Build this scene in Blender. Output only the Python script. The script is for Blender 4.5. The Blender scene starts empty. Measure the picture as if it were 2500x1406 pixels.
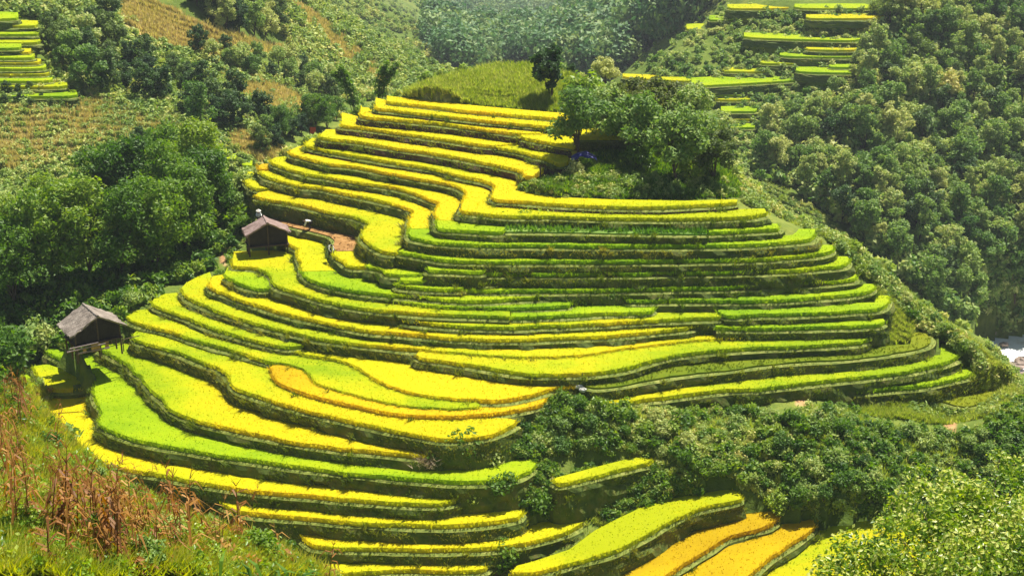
import bpy, math, random
import numpy as np
from mathutils import Vector, Matrix
from mathutils.geometry import tessellate_polygon

random.seed(7); RNG = np.random.default_rng(7)
R = math.radians
S = bpy.context.scene
COL = S.collection

# ------------------------------------------------------------------ camera, light, exposure
CAM = np.array([0.0, 0.0, 63.0]); PITCH = R(20.0); FPX = 3434.0
cd = bpy.data.cameras.new('camera'); cam = bpy.data.objects.new('camera', cd); COL.objects.link(cam)
cam.location = CAM; cam.rotation_euler = (R(90) - PITCH, 0, 0)
cd.sensor_fit = 'HORIZONTAL'; cd.sensor_width = 36.0; cd.lens = 36.0 * FPX / 2500.0
cd.clip_start = 0.5; cd.clip_end = 6000
S.camera = cam
SUN_EL, SUN_AZ = R(66), R(44)          # azimuth measured from +Y (view axis) towards +X
w = bpy.data.worlds.new('World'); S.world = w; w.use_nodes = True
nt = w.node_tree; bg = nt.nodes['Background']
sky = nt.nodes.new('ShaderNodeTexSky'); sky.sky_type = 'NISHITA'; sky.sun_disc = False
sky.sun_elevation = SUN_EL; sky.sun_rotation = SUN_AZ; sky.altitude = 800
nt.links.new(sky.outputs[0], bg.inputs[0]); bg.inputs[1].default_value = 0.05
sl = bpy.data.lights.new('sun', 'SUN'); sun = bpy.data.objects.new('sun', sl); COL.objects.link(sun)
sl.energy = 5.0; sl.angle = R(0.5); sl.color = (1.0, 0.95, 0.84)
sd = Vector((math.sin(SUN_AZ) * math.cos(SUN_EL), math.cos(SUN_AZ) * math.cos(SUN_EL), math.sin(SUN_EL)))
sun.rotation_euler = sd.to_track_quat('Z', 'Y').to_euler(); sun.location = (60, 150, 200)
S.view_settings.view_transform = 'Standard'; S.view_settings.look = 'None'
S.view_settings.exposure = 1.0; S.view_settings.gamma = 1.0
S.cycles.max_bounces = 6; S.cycles.diffuse_bounces = 3; S.cycles.transmission_bounces = 4
S.cycles.volume_bounces = 0; S.cycles.transparent_max_bounces = 4
S.cycles.use_denoising = True; S.cycles.denoising_input_passes = 'RGB_ALBEDO_NORMAL'; S.cycles.denoising_prefilter = 'ACCURATE'

# ------------------------------------------------------------------ helpers
cp, sp_ = math.cos(PITCH), math.sin(PITCH)
def rays(px, py):
    px = np.asarray(px, float); py = np.asarray(py, float)
    u = (px - 1250.0) / FPX; v = (703.0 - py) / FPX
    d = np.stack([u, cp + v * sp_, -sp_ + v * cp], -1)
    return d / np.linalg.norm(d, axis=-1, keepdims=True)
def at_z(px, py, z):
    d = rays(px, py); t = (z - CAM[2]) / d[..., 2]
    return CAM + d * t[..., None]
def at_plane(px, py, z, s, x0):       # a field that falls or rises a little along x
    d = rays(px, py); t = (z + s * (CAM[0] - x0) - CAM[2]) / (d[..., 2] - s * d[..., 0])
    return CAM + d * t[..., None]
def at_d(px, py, D):
    return CAM + rays(px, py) * np.asarray(D, float)[..., None]
def to_px(P):
    q = np.asarray(P, float) - CAM
    zc = q[..., 1] * cp - q[..., 2] * sp_; yc = q[..., 1] * sp_ + q[..., 2] * cp
    zc = np.maximum(zc, 1e-3)
    return 1250 + FPX * q[..., 0] / zc, 703 - FPX * yc / zc
def inpoly(x, y, poly):
    x = np.asarray(x, float); y = np.asarray(y, float)
    c = np.zeros(x.shape, bool); n = len(poly)
    for i in range(n):
        x0, y0 = poly[i]; x1, y1 = poly[(i + 1) % n]
        if y0 == y1: continue
        m = (y0 > y) != (y1 > y)
        c ^= m & (x < (x1 - x0) * (y - y0) / (y1 - y0) + x0)
    return c
def mesh_np(name, V, polys, mats, parent=None, midx=None, attrs=None, smooth=False):
    """polys: list of int arrays (M,k); midx: matching list of material indices"""
    V = np.asarray(V, np.float32)
    me = bpy.data.meshes.new(name)
    polys = [np.asarray(p, np.int32) for p in polys if len(p)]
    nl = sum(p.size for p in polys); nf = sum(len(p) for p in polys)
    me.vertices.add(len(V)); me.vertices.foreach_set('co', V.ravel())
    me.loops.add(nl); me.polygons.add(nf)
    me.loops.foreach_set('vertex_index', np.concatenate([p.ravel() for p in polys]))
    tot = np.concatenate([np.full(len(p), p.shape[1], np.int32) for p in polys])
    st = np.concatenate([[0], np.cumsum(tot)[:-1]]).astype(np.int32)
    me.polygons.foreach_set('loop_start', st)
    if midx is not None:
        me.polygons.foreach_set('material_index', np.concatenate(
            [np.full(len(p), m, np.int32) if np.isscalar(m) else np.asarray(m, np.int32) for p, m in zip(polys, midx)]))
    for m in mats: me.materials.append(m)
    if attrs:
        for k, a in attrs.items():
            at = me.attributes.new(k, 'FLOAT', 'POINT'); at.data.foreach_set('value', np.asarray(a, np.float32))
    me.polygons.foreach_set('use_smooth', np.full(nf, smooth, bool))
    me.update(calc_edges=True)
    o = bpy.data.objects.new(name, me); COL.objects.link(o)
    if parent is not None: o.parent = parent
    return o
def empty(name, loc, rz=0.0):
    o = bpy.data.objects.new(name, None); COL.objects.link(o)
    o.location = loc; o.rotation_euler = (0, 0, rz); o.empty_display_size = 0.3
    return o
def tag(o, label=None, cat=None, group=None, kind=None):
    if label: o['label'] = label
    if cat: o['category'] = cat
    if group: o['group'] = group
    if kind: o['kind'] = kind
    return o
def copy_tree(o, parent=None):
    c = o.copy(); COL.objects.link(c); c.parent = parent
    for ch in list(o.children): copy_tree(ch, c)
    return c
class MB:
    """collects simple shapes into one mesh"""
    def __init__(s): s.V = []; s.F = []; s.n = 0
    def add(s, V, F):
        V = np.asarray(V, float); s.V.append(V)
        for f in F: s.F.append([i + s.n for i in f])
        s.n += len(V)
    def hexa(s, P):            # 8 corners: bottom ring, top ring
        s.add(P, [(3, 2, 1, 0), (4, 5, 6, 7), (0, 1, 5, 4), (1, 2, 6, 5), (2, 3, 7, 6), (3, 0, 4, 7)])
    def box(s, c, d, rz=0.0):
        x, y, z = [k / 2 for k in d]
        P = np.array([(-x, -y, -z), (x, -y, -z), (x, y, -z), (-x, y, -z), (-x, -y, z), (x, -y, z), (x, y, z), (-x, y, z)])
        a, b = math.cos(rz), math.sin(rz)
        P = np.stack([P[:, 0] * a - P[:, 1] * b, P[:, 0] * b + P[:, 1] * a, P[:, 2]], 1) + np.array(c)
        s.hexa(P)
    def tube(s, p0, p1, r0, r1=None, n=7):
        r1 = r0 if r1 is None else r1
        p0 = np.array(p0, float); p1 = np.array(p1, float); d = p1 - p0; d /= np.linalg.norm(d) + 1e-9
        a = np.cross(d, [0, 0, 1.0]);
        if np.linalg.norm(a) < 1e-3: a = np.array([1.0, 0, 0])
        a /= np.linalg.norm(a); b = np.cross(d, a); V = []
        for p, r in ((p0, r0), (p1, r1)):
            for k in range(n):
                t = 2 * math.pi * k / n; V.append(p + r * (math.cos(t) * a + math.sin(t) * b))
        F = [(k, (k + 1) % n, n + (k + 1) % n, n + k) for k in range(n)] + [tuple(range(n))[::-1], tuple(range(n, 2 * n))]
        s.add(V, F)
    def path(s, pts, radii, n=7):
        for i in range(len(pts) - 1): s.tube(pts[i], pts[i + 1], radii[i], radii[i + 1], n)
    def blob(s, c, r, seed=0, n=9, m=6, jit=.18):
        g = np.random.default_rng(seed); V = []; F = []
        for i in range(m + 1):
            ph = math.pi * i / m
            for k in range(n):
                t = 2 * math.pi * k / n; q = 1 + jit * g.standard_normal()
                V.append((c[0] + r[0] * q * math.sin(ph) * math.cos(t), c[1] + r[1] * q * math.sin(ph) * math.sin(t), c[2] + r[2] * q * math.cos(ph)))
        for i in range(m):
            for k in range(n): F.append((i * n + k, (i + 1) * n + k, (i + 1) * n + (k + 1) % n, i * n + (k + 1) % n))
        s.add(V, F)
    def build(s, name, mat, parent=None, smooth=False):
        me = bpy.data.meshes.new(name); me.from_pydata(np.concatenate(s.V).tolist(), [], s.F); me.materials.append(mat)
        if smooth: me.polygons.foreach_set('use_smooth', np.ones(len(me.polygons), bool))
        me.update(); o = bpy.data.objects.new(name, me); COL.objects.link(o)
        if parent is not None: o.parent = parent
        return o

# ------------------------------------------------------------------ materials
def base_mat(name):
    m = bpy.data.materials.new(name); m.use_nodes = True
    return m, m.node_tree.nodes, m.node_tree.links, m.node_tree.nodes['Principled BSDF'], m.node_tree.nodes['Material Output']
def ramp(N, stops):
    r = N.new('ShaderNodeValToRGB'); e = r.color_ramp.elements
    while len(e) < len(stops): e.new(0.5)
    for k, (p, c) in enumerate(stops): e[k].position = p; e[k].color = (*c, 1)
    return r
def noise(N, L, scale, detail=3.0, vec=None, rough=.6):
    n = N.new('ShaderNodeTexNoise'); n.inputs['Scale'].default_value = scale; n.inputs['Detail'].default_value = detail
    n.inputs['Roughness'].default_value = rough
    if vec is not None: L.new(vec, n.inputs['Vector'])
    return n
def mathn(N, L, op, a, b):
    n = N.new('ShaderNodeMath'); n.operation = op
    for k, v in enumerate((a, b)):
        if isinstance(v, (int, float)): n.inputs[k].default_value = v
        else: L.new(v, n.inputs[k])
    return n.outputs[0]
def leaf_mat(name, stops, trans=.35, big=.05, spread=.55, rough=.6, per_plant=1.0):
    """leafy material: colour from per-leaf, per-plant and large scale variation; lets sunlight through"""
    m, N, L, P, O = base_mat(name)
    g = N.new('ShaderNodeNewGeometry'); oi = N.new('ShaderNodeObjectInfo')
    at = N.new('ShaderNodeAttribute'); at.attribute_name = 'tint'
    nz = noise(N, L, big, 3, g.outputs['Position'])
    a = mathn(N, L, 'MULTIPLY', g.outputs['Random Per Island'], spread * .6)
    b = mathn(N, L, 'MULTIPLY', mathn(N, L, 'FRACT', mathn(N, L, 'ADD', oi.outputs['Random'], at.outputs['Fac']), 0.0), spread * per_plant)
    c = mathn(N, L, 'MULTIPLY', nz.outputs['Fac'], .9)
    f = mathn(N, L, 'ADD', mathn(N, L, 'ADD', a, b), mathn(N, L, 'ADD', c, -.45 - .3 * spread + .05))
    f2 = mathn(N, L, 'ADD', f, .22)
    r = ramp(N, stops); L.new(f2, r.inputs[0])
    L.new(r.outputs[0], P.inputs['Base Color']); P.inputs['Roughness'].default_value = rough
    P.inputs['Specular IOR Level'].default_value = .35
    t = N.new('ShaderNodeBsdfTranslucent')
    br = N.new('ShaderNodeHueSaturation'); br.inputs['Saturation'].default_value = 1.15; br.inputs['Value'].default_value = 1.5
    L.new(r.outputs[0], br.inputs['Color']); L.new(br.outputs[0], t.inputs['Color'])
    mx = N.new('ShaderNodeMixShader'); mx.inputs[0].default_value = trans
    L.new(P.outputs[0], mx.inputs[1]); L.new(t.outputs[0], mx.inputs[2]); L.new(mx.outputs[0], O.inputs['Surface'])
    return m
def noisy_mat(name, stops, scale, rough=.85, bump=.3, bscale=None, stretch=None, detail=5):
    m, N, L, P, O = base_mat(name)
    g = N.new('ShaderNodeNewGeometry'); v = g.outputs['Position']
    if stretch:
        mp = N.new('ShaderNodeMapping'); mp.inputs['Scale'].default_value = stretch
        tc = N.new('ShaderNodeTexCoord'); L.new(tc.outputs['Object'], mp.inputs['Vector']); v = mp.outputs[0]
    nz = noise(N, L, scale, detail, v, .65)
    r = ramp(N, stops); L.new(nz.outputs['Fac'], r.inputs[0]); L.new(r.outputs[0], P.inputs['Base Color'])
    P.inputs['Roughness'].default_value = rough; P.inputs['Specular IOR Level'].default_value = .25
    nb = noise(N, L, bscale or scale * 4, 4, v); bp = N.new('ShaderNodeBump')
    bp.inputs['Strength'].default_value = bump; bp.inputs['Distance'].default_value = .12
    L.new(nb.outputs['Fac'], bp.inputs['Height']); L.new(bp.outputs[0], P.inputs['Normal'])
    return m
def rice_mat(name, stops, big=.22, trans=.46):
    m, N, L, P, O = base_mat(name)
    g = N.new('ShaderNodeNewGeometry')
    n1 = noise(N, L, big, 4, g.outputs['Position']); n2 = noise(N, L, 3.0, 3, g.outputs['Position'])
    f = mathn(N, L, 'ADD', mathn(N, L, 'MULTIPLY', n1.outputs['Fac'], .75), mathn(N, L, 'MULTIPLY', n2.outputs['Fac'], .35))
    f = mathn(N, L, 'ADD', f, mathn(N, L, 'MULTIPLY', g.outputs['Random Per Island'], .22))
    rp = N.new('ShaderNodeAttribute'); rp.attribute_name = 'ripe'; f = mathn(N, L, 'ADD', f, rp.outputs['Fac'])
    f = mathn(N, L, 'ADD', f, -.16)
    r = ramp(N, stops); L.new(f, r.inputs[0])
    L.new(r.outputs[0], P.inputs['Base Color']); P.inputs['Roughness'].default_value = .75
    P.inputs['Specular IOR Level'].default_value = .15
    t = N.new('ShaderNodeBsdfTranslucent'); L.new(r.outputs[0], t.inputs['Color'])
    mx = N.new('ShaderNodeMixShader'); mx.inputs[0].default_value = trans
    L.new(P.outputs[0], mx.inputs[1]); L.new(t.outputs[0], mx.inputs[2]); L.new(mx.outputs[0], O.inputs['Surface'])
    return m

RICE = {
 'Y': rice_mat('ripe yellow rice', [(.25, (.50, .55, .004)), (.5, (.70, .65, .004)), (.78, (.80, .62, .006))]),
 'G': rice_mat('yellow green rice', [(.25, (.32, .46, .003)), (.5, (.53, .58, .004)), (.78, (.72, .60, .005))]),
 'L': rice_mat('lime green rice', [(.25, (.24, .42, .004)), (.5, (.39, .55, .004)), (.85, (.53, .60, .005))]),
 'D': rice_mat('short green seedlings', [(.2, (.15, .23, .006)), (.5, (.24, .29, .008)), (.85, (.33, .32, .010))]),
 'O': rice_mat('orange ripe rice', [(.25, (.60, .40, .004)), (.5, (.72, .50, .005)), (.8, (.78, .58, .006))]),
 'B': noisy_mat('wet brown stubble', [(.3, (.17, .085, .025)), (.5, (.27, .14, .04)), (.7, (.36, .20, .07))], 1.2),
 'V': leaf_mat('vine leaves', [(.2, (.05, .13, .014)), (.5, (.12, .25, .025)), (.9, (.26, .38, .06))]),
}
BANK = noisy_mat('grassy bank', [(.28, (.035, .055, .008)), (.45, (.075, .110, .014)), (.6, (.12, .125, .024)), (.75, (.17, .15, .04))], .9, bump=.6, bscale=4)
BANKB = noisy_mat('bare brown bank', [(.3, (.045, .030, .018)), (.5, (.085, .050, .028)), (.62, (.06, .06, .018)), (.75, (.12, .075, .045))], .8, bump=.7, bscale=4)
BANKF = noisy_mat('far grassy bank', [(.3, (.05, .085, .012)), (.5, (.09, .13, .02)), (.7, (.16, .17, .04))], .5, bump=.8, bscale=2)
BANKG = leaf_mat('bank grass', [(.15, (0.060, 0.108, 0.010)), (.5, (0.132, 0.180, 0.019)), (.9, (0.288, 0.264, 0.048))], trans=.35)
BUND = noisy_mat('bund path', [(.3, (.08, .12, .015)), (.55, (.18, .21, .035)), (.75, (.33, .32, .09))], 1.6)
BARK = noisy_mat('bark', [(.3, (.045, .032, .020)), (.7, (.12, .09, .06))], 3)
F_FOREST = leaf_mat('forest leaves', [(.05, (0.061, 0.137, 0.027)), (.35, (0.122, 0.221, 0.040)), (.6, (0.213, 0.312, 0.065)), (.85, (0.336, 0.412, 0.115)), (1.0, (0.473, 0.488, 0.168))], trans=.35, spread=.75)
F_LUSH = leaf_mat('lush leaves', [(.05, (0.026, 0.075, 0.009)), (.35, (0.069, 0.154, 0.013)), (.65, (0.133, 0.239, 0.019)), (.95, (0.276, 0.361, 0.043))], trans=.42, rough=.5)
F_DARK = leaf_mat('dark leaves', [(.05, (0.023, 0.062, 0.019)), (.5, (0.062, 0.125, 0.028)), (.95, (0.172, 0.234, 0.047))], trans=.3)
F_OLIVE = leaf_mat('olive leaves', [(.05, (0.114, 0.195, 0.041)), (.45, (0.228, 0.330, 0.068)), (.8, (0.411, 0.457, 0.114)), (.97, (0.594, 0.525, 0.183))], trans=.3)
F_BRIGHT = leaf_mat('bright leaves', [(.05, (.05, .12, .008)), (.4, (.12, .22, .014)), (.75, (.22, .33, .024)), (1.0, (.36, .43, .07))], trans=.36, rough=.4, spread=.7)
F_SPARK = leaf_mat('sun-speckled near leaves', [(.02, (.07, .15, .008)), (.2, (.18, .29, .016)), (.36, (.33, .42, .03)), (.52, (.58, .58, .18))], trans=.38, spread=1.0, rough=.35, per_plant=0.0, big=.35)  # palest leaf tones paint in the white sun speckles
F_RUST = leaf_mat('rusty crown leaves', [(.05, (.05, .09, .018)), (.45, (.10, .15, .03)), (.75, (.17, .18, .04)), (1.0, (.27, .20, .05))], trans=.35, spread=.4)
F_FAR = leaf_mat('far wood leaves', [(.05, (0.052, 0.125, 0.052)), (.5, (0.110, 0.214, 0.074)), (.95, (0.275, 0.348, 0.110))], trans=.25)  # leaf colour lightened to stand in for part of the far haze
DRY = leaf_mat('dry corn leaves', [(.05, (.12, .045, .008)), (.4, (.25, .10, .014)), (.7, (.38, .19, .035)), (.95, (.48, .33, .10))], trans=.3)
GRASS = leaf_mat('grass blades', [(.1, (0.090, 0.180, 0.015)), (.5, (0.225, 0.330, 0.027)), (.9, (0.480, 0.510, 0.075))], trans=.4)
PALEG = leaf_mat('pale hill grass', [(.1, (.18, .26, .03)), (.5, (.33, .40, .06)), (.9, (.50, .50, .14))], trans=.4)
WEED = leaf_mat('yellowish weeds', [(.1, (.16, .22, .015)), (.45, (.32, .36, .025)), (.8, (.48, .45, .06)), (1.0, (.5, .40, .12))], trans=.45)  # yellow green is the weeds' own colour
TANG = leaf_mat('dry grass blades', [(.1, (.38, .36, .08)), (.5, (.54, .47, .15)), (.9, (.62, .50, .24))], trans=.3)

def ground_mat():
    m, N, L, P, O = base_mat('hill ground')
    g = N.new('ShaderNodeNewGeometry')
    n1 = noise(N, L, .06, 5, g.outputs['Position']); n2 = noise(N, L, .9, 5, g.outputs['Position'])
    f = mathn(N, L, 'ADD', mathn(N, L, 'MULTIPLY', n1.outputs['Fac'], .6), mathn(N, L, 'MULTIPLY', n2.outputs['Fac'], .4))
    gr = ramp(N, [(.3, (.05, .085, .012)), (.5, (.10, .145, .022)), (.68, (.20, .22, .04))]); L.new(f, gr.inputs[0])
    dr = ramp(N, [(.3, (.38, .35, .09)), (.5, (.54, .46, .16)), (.68, (.60, .46, .22))]); L.new(f, dr.inputs[0])
    so = ramp(N, [(.3, (.26, .13, .055)), (.5, (.38, .22, .10)), (.7, (.40, .33, .14))]); L.new(n2.outputs['Fac'], so.inputs[0])
    a = N.new('ShaderNodeAttribute'); a.attribute_name = 'dry'
    s = N.new('ShaderNodeAttribute'); s.attribute_name = 'soil'
    dm = mathn(N, L, 'MULTIPLY', a.outputs['Fac'], mathn(N, L, 'ADD', n1.outputs['Fac'], .45))
    mx = N.new('ShaderNodeMixRGB'); L.new(dm, mx.inputs[0]); L.new(gr.outputs[0], mx.inputs[1]); L.new(dr.outputs[0], mx.inputs[2])
    m2 = N.new('ShaderNodeMixRGB'); L.new(s.outputs['Fac'], m2.inputs[0]); L.new(mx.outputs[0], m2.inputs[1]); L.new(so.outputs[0], m2.inputs[2])
    L.new(m2.outputs[0], P.inputs['Base Color']); P.inputs['Roughness'].default_value = .9; P.inputs['Specular IOR Level'].default_value = .1
    bp = N.new('ShaderNodeBump'); bp.inputs['Strength'].default_value = .7; bp.inputs['Distance'].default_value = .5
    L.new(n2.outputs['Fac'], bp.inputs['Height']); L.new(bp.outputs[0], P.inputs['Normal'])
    return m
GROUND = ground_mat()

# ------------------------------------------------------------------ terrace table
# id, height in bank pixels above the lowest field, rice kind, label, front edge, back edge (points right to left, or depth in pixels)
def lev(p): return 5.0 + p / (26.0 - 2.5 * p / 547.0)
T = []
def ter(i, p, k, label, F, B, h=.36, tilt=(0, 0)): T.append(dict(i=i, z=lev(p), k=k, label=label, F=F, B=B, h=h, tilt=tilt))
ter('A1', 547, 'Y', 'topmost golden strip of the left stair, just below the grassy mound', [(945,247),(960,249),(1060,260),(1160,271),(1260,280),(1356,288),(1420,293)], 13)
ter('A2', 538, 'Y', 'second golden strip below the grassy mound on the upper left stair', [(917,259),(918,263),(960,268),(1060,279),(1160,291),(1260,300),(1360,309),(1420,314)], 20)
ter('A3', 524, 'Y', 'third golden strip below the grassy mound, ending short of the tree clump', [(881,276),(884,282),(960,290),(1060,299),(1160,311),(1265,325),(1320,326)], 20)
ter('A3b', 521, 'Y', 'short golden plot tucked against the left side of the tree clump', [(1272,334),(1310,341),(1360,350),(1400,357)], 26)
ter('X1', 524, 'Y', 'golden strip glimpsed between the trunks behind the tree clump', [(1410,333),(1520,334),(1630,331)], 18)
ter('A4', 502, 'Y', 'fourth golden strip below the grassy mound, above a tall brown bank', [(835,299),(834,305),(880,310),(930,317),(1060,335),(1160,350),(1200,354),(1262,351)], 24)
ter('A4b', 499, 'Y', 'golden wedge plot beside the blue tarpaulin under the tree clump', [(1198,355),(1280,371),(1340,389),(1366,400),(1388,395)], 38)
ter('A5', 481, 'Y', 'golden strip under the tallest brown bank, widening to a wedge beside the knoll', [(785,326),(782,334),(860,343),(960,359),(1060,373),(1160,391),(1260,412),(1275,418),(1283,428)], [(1300,430),(1340,404),(1200,362),(1060,343),(960,332),(860,318),(797,316)])
ter('A6', 457, 'Y', 'long golden terrace that bends round the foot of the wooded knoll', [(749,347),(745,354),(780,363),(860,378),(960,395),(1060,410),(1120,427),(1180,440),(1205,450),(1211,460),(1205,472),(1203,482),(1215,486),(1260,489),(1360,497),(1490,502),(1610,504),(1690,500),(1750,497),(1798,492)], [(1800,487),(1670,490),(1490,487),(1350,481),(1258,465),(1268,445),(1275,430),(1262,425),(1160,410),(1060,385),(960,364),(860,348),(800,338),(762,337)])
ter('A7', 442, 'Y', 'yellow terrace sweeping from the left stair to above the vine covered bank', [(710,366),(710,374),(760,388),(800,398),(860,405),(960,423),(1060,441),(1100,449),(1122,457),(1140,470),(1134,486),(1130,500),(1128,514),(1160,518),(1240,526),(1350,526),(1450,530),(1550,532),(1650,532),(1750,530),(1840,526),(1873,520)], [(1866,509),(1780,512),(1690,512),(1490,508),(1350,503),(1240,503),(1212,500),(1225,468),(1180,440),(1120,420),(1060,402),(960,384),(860,366),(780,352),(728,358)])
ter('A8', 420, 'Y', 'yellow strip of the left stair ending in a bright rectangle above a short green plot', [(665,389),(666,396),(680,402),(720,416),(760,426),(800,432),(860,441),(960,456),(1020,473),(1050,485),(1074,495),(1067,508),(1064,520),(1066,536)], [(1112,539),(1140,530),(1148,500),(1125,470),(1060,450),(960,430),(860,412),(760,396),(704,381),(674,384)])
ter('R3', 420, 'L', 'short lime plot right of the gully, left of a leafy bush', [(1066,537),(1064,548),(1072,556),(1140,561),(1228,564),(1233,557)], [(1233,546),(1150,536),(1112,539.5)])
ter('R3v', 419, 'V', 'overgrown shelf of vines and weeds between two lime terraces', [(1234,566),(1400,567),(1550,570),(1726,572)], [(1726,550),(1550,546),(1400,545),(1234,546)], .12)
ter('R3c', 420, 'L', 'short lime plot at the right end of the vine covered shelf', [(1728,566),(1780,564),(1850,560),(1900,557),(1903,550)], [(1899,546),(1850,546),(1730,552)])
ter('A85', 404, 'O', 'tiny orange plot at the far left tip of the golden stair', [(632,405),(634,413),(650,413),(672,411)], [(672,402),(655,400),(640,400)])
ter('A9', 400, 'Y', 'lowest long golden strip of the left stair, ending in a bright square by the gully', [(634,418),(650,430),(680,440),(740,453),(780,457),(820,466),(900,482),(960,496),(1012,514),(1003,527),(996,541),(998,558)], [(1064,556),(1075,535),(1080,510),(1050,485),(960,462),(860,442),(780,425),(695,404),(668,409),(640,414)])
ter('R4', 400, 'L', 'long lime terrace directly beneath the vine covered shelf', [(998,559),(997,572),(1004,578),(1040,586),(1080,591),(1150,595),(1400,598),(1550,599),(1780,597),(1880,592),(1940,587),(1980,582),(1990,572)], [(1990,559),(1950,559),(1944,567),(1935,574),(1850,576),(1400,570),(1250,570),(1150,566),(1080,560),(1064,557)])
ter('A10', 378, 'Y', 'small yellow plot jutting out at the left foot of the golden stair', [(604,420),(597,434),(604,447),(624,459),(650,460),(680,459)], [(684,448),(650,432),(634,417)])
ter('A11', 373, 'G', 'broad yellow green terrace above the brown harvested field, wrapping the gully', [(624,477),(640,483),(700,493),(760,505),(820,519),(870,529),(898,544),(884,566),(884,580),(910,598),(936,612),(966,616)], [(992,604),(1004,570),(1005,548),(990,528),(960,510),(900,496),(820,480),(740,464),(690,458),(684,461),(632,470)])
ter('R5', 373, 'L', 'second long lime terrace below the vine covered shelf', [(967,613),(1000,619),(1040,626),(1100,634),(1350,637),(1550,636),(1780,633),(1900,628),(1980,621),(2010,617),(2030,610),(2034,602)], [(2032,598),(2008,598),(2004,608),(1990,610),(1850,613),(1400,610),(1200,606),(1088,600),(994,592)])
ter('C0', 329, 'B', 'brown harvested field of stubble where two farmers work', [(628,524),(640,540),(650,545),(700,551),(736,559),(800,574),(818,586),(813,600),(820,613)], [(868,612),(866,603),(876,580),(840,556),(740,526),(640,506)], .1)
ter('C1', 334, 'Y', 'small yellow wedge field below the brown stubble, above a curved grassy bank', [(820,614),(818,620),(830,632),(856,649),(890,650)], [(908,636),(876,613)])
ter('C2', 340, 'L', 'small lime field right of the yellow wedge, above a striped bank', [(894,649),(934,658),(940,666),(970,669),(1038,666),(1041,657)], [(1041,645),(960,625),(912,622),(907,637)])
ter('C3', 310, 'Y', 'bright yellow field between the smaller hut and the curved grassy bank', [(672,566),(690,588),(716,600),(728,606),(726,624),(736,640),(737,662)], [(816,660),(800,640),(790,615),(803,585),(740,560),(676,546)])
ter('C4', 310, 'L', 'lime terrace curving below the bright yellow field and the striped bank', [(737,663),(746,672),(756,678),(800,694),(860,707),(940,717),(1040,724),(1110,731),(1180,733),(1250,728),(1350,721),(1355,714)], [(1352,707),(1220,703),(1120,706),(1040,700),(970,692),(922,684),(900,668),(840,655),(816,645),(816,661)])
ter('R6a', 356, 'L', 'short raised lime plot below the left end of the second long lime terrace', [(1042,655),(1046,658),(1100,660),(1178,662),(1183,655)], [(1183,645),(1100,640),(1050,636)])
ter('R6', 350, 'L', 'third long lime terrace below the vines, above a bank with a pale slump', [(1184,667),(1400,667),(1550,667),(1640,664),(1780,663),(1940,658),(2020,650),(2056,647),(2070,640),(2072,630)], [(2068,626),(2046,626),(2036,640),(2015,643),(1850,644),(1400,644),(1184,650)])
ter('R7a', 334, 'L', 'upper of two short lime strips in the middle of the right stair', [(978,683),(990,684),(1100,687),(1216,686),(1220,680)], 18)
ter('R7b', 325, 'L', 'lower of two short lime strips in the middle of the right stair', [(966,692),(972,696),(1040,702),(1130,703),(1134,698)], 16)
ter('R7', 321, 'L', 'fourth long lime terrace below the vines, above the ferny bush patch', [(1138,706),(1200,708),(1350,708),(1490,706),(1650,703),(1780,700),(1940,692),(2040,686),(2086,679),(2091,673)], [(2088,668),(2040,670),(1940,674),(1780,680),(1350,686),(1138,695)])
ter('R8', 301, 'L', 'lime terrace starting right of the ferny bush patch', [(1522,726),(1530,732),(1650,732),(1850,731),(1940,728),(2020,722),(2100,714),(2130,704),(2132,696)], [(2129,693),(2110,693),(2100,700),(2020,706),(1780,712),(1650,712),(1522,716)])
ter('D1', 299, 'L', 'thin lime strip below the terrace that carries the yellow field, left of the ferny bushes', [(966,736),(1060,745),(1140,749),(1220,750),(1300,749),(1390,744),(1394,738)], 15)
ter('E1', 292, 'G', 'wide green terrace in front of the smaller hut, narrowing to the right', [(566,636),(568,648),(600,650),(626,653),(660,670),(668,690),(680,698),(730,714),(800,734),(900,752),(980,760),(1060,765),(1140,768),(1245,771)], [(1245,752),(1140,748),(1060,742),(980,738),(900,722),(860,712),(800,692),(752,672),(735,655),(728,630),(722,612),(640,612),(572,614)])
ter('E1b', 289, 'L', 'lime strip continuing the hut terrace below the ferny bushes', [(1248,772),(1300,771),(1400,767),(1470,763),(1590,757),(1597,748)], [(1594,742),(1470,742),(1350,744),(1248,754)])
ter('E2', 281, 'L', 'small oval lime plot below the field of the smaller hut', [(547,671),(575,685),(600,696),(630,703),(666,701),(670,696)], [(674,688),(640,662),(612,655),(568,648),(556,652)])
ter('E3', 277, 'G', 'yellow green strip below the lime strip of the ferny bushes', [(974,774),(985,781),(1040,788),(1140,795),(1240,797),(1350,793),(1470,787),(1590,780),(1690,776),(1770,771),(1777,766)], [(1772,758),(1690,758),(1590,758),(1470,764),(1350,770),(1240,772),(1140,770),(1040,764),(976,762)])
ter('R9', 283, 'L', 'lime terrace at right whose tip curls upward above the pale grassy slope', [(1756,759),(1776,768),(1850,766),(1940,764),(2080,757),(2150,750),(2168,737),(2171,724)], [(2168,721),(2140,722),(2136,738),(2060,740),(1780,744),(1756,750)])
ter('R10', 262, 'L', 'lime strip at right ending at the pale grassy slope', [(1748,798),(1850,799),(1940,798),(2080,794),(2150,789),(2161,783)], [(2156,778),(2080,778),(1940,780),(1850,780),(1748,788)])
ter('F1', 261, 'Y', 'long yellow terrace beginning left of the oval lime plot', [(513,688),(514,700),(560,718),(600,734),(660,753),(720,770),(780,782),(900,805),(1000,814),(1100,822),(1200,826),(1300,826),(1400,821),(1470,818),(1590,808),(1690,797),(1705,790)], [(1700,784),(1590,786),(1400,798),(1300,800),(1200,799),(1000,786),(900,775),(780,747),(680,718),(600,694),(545,670),(520,674)])
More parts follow.
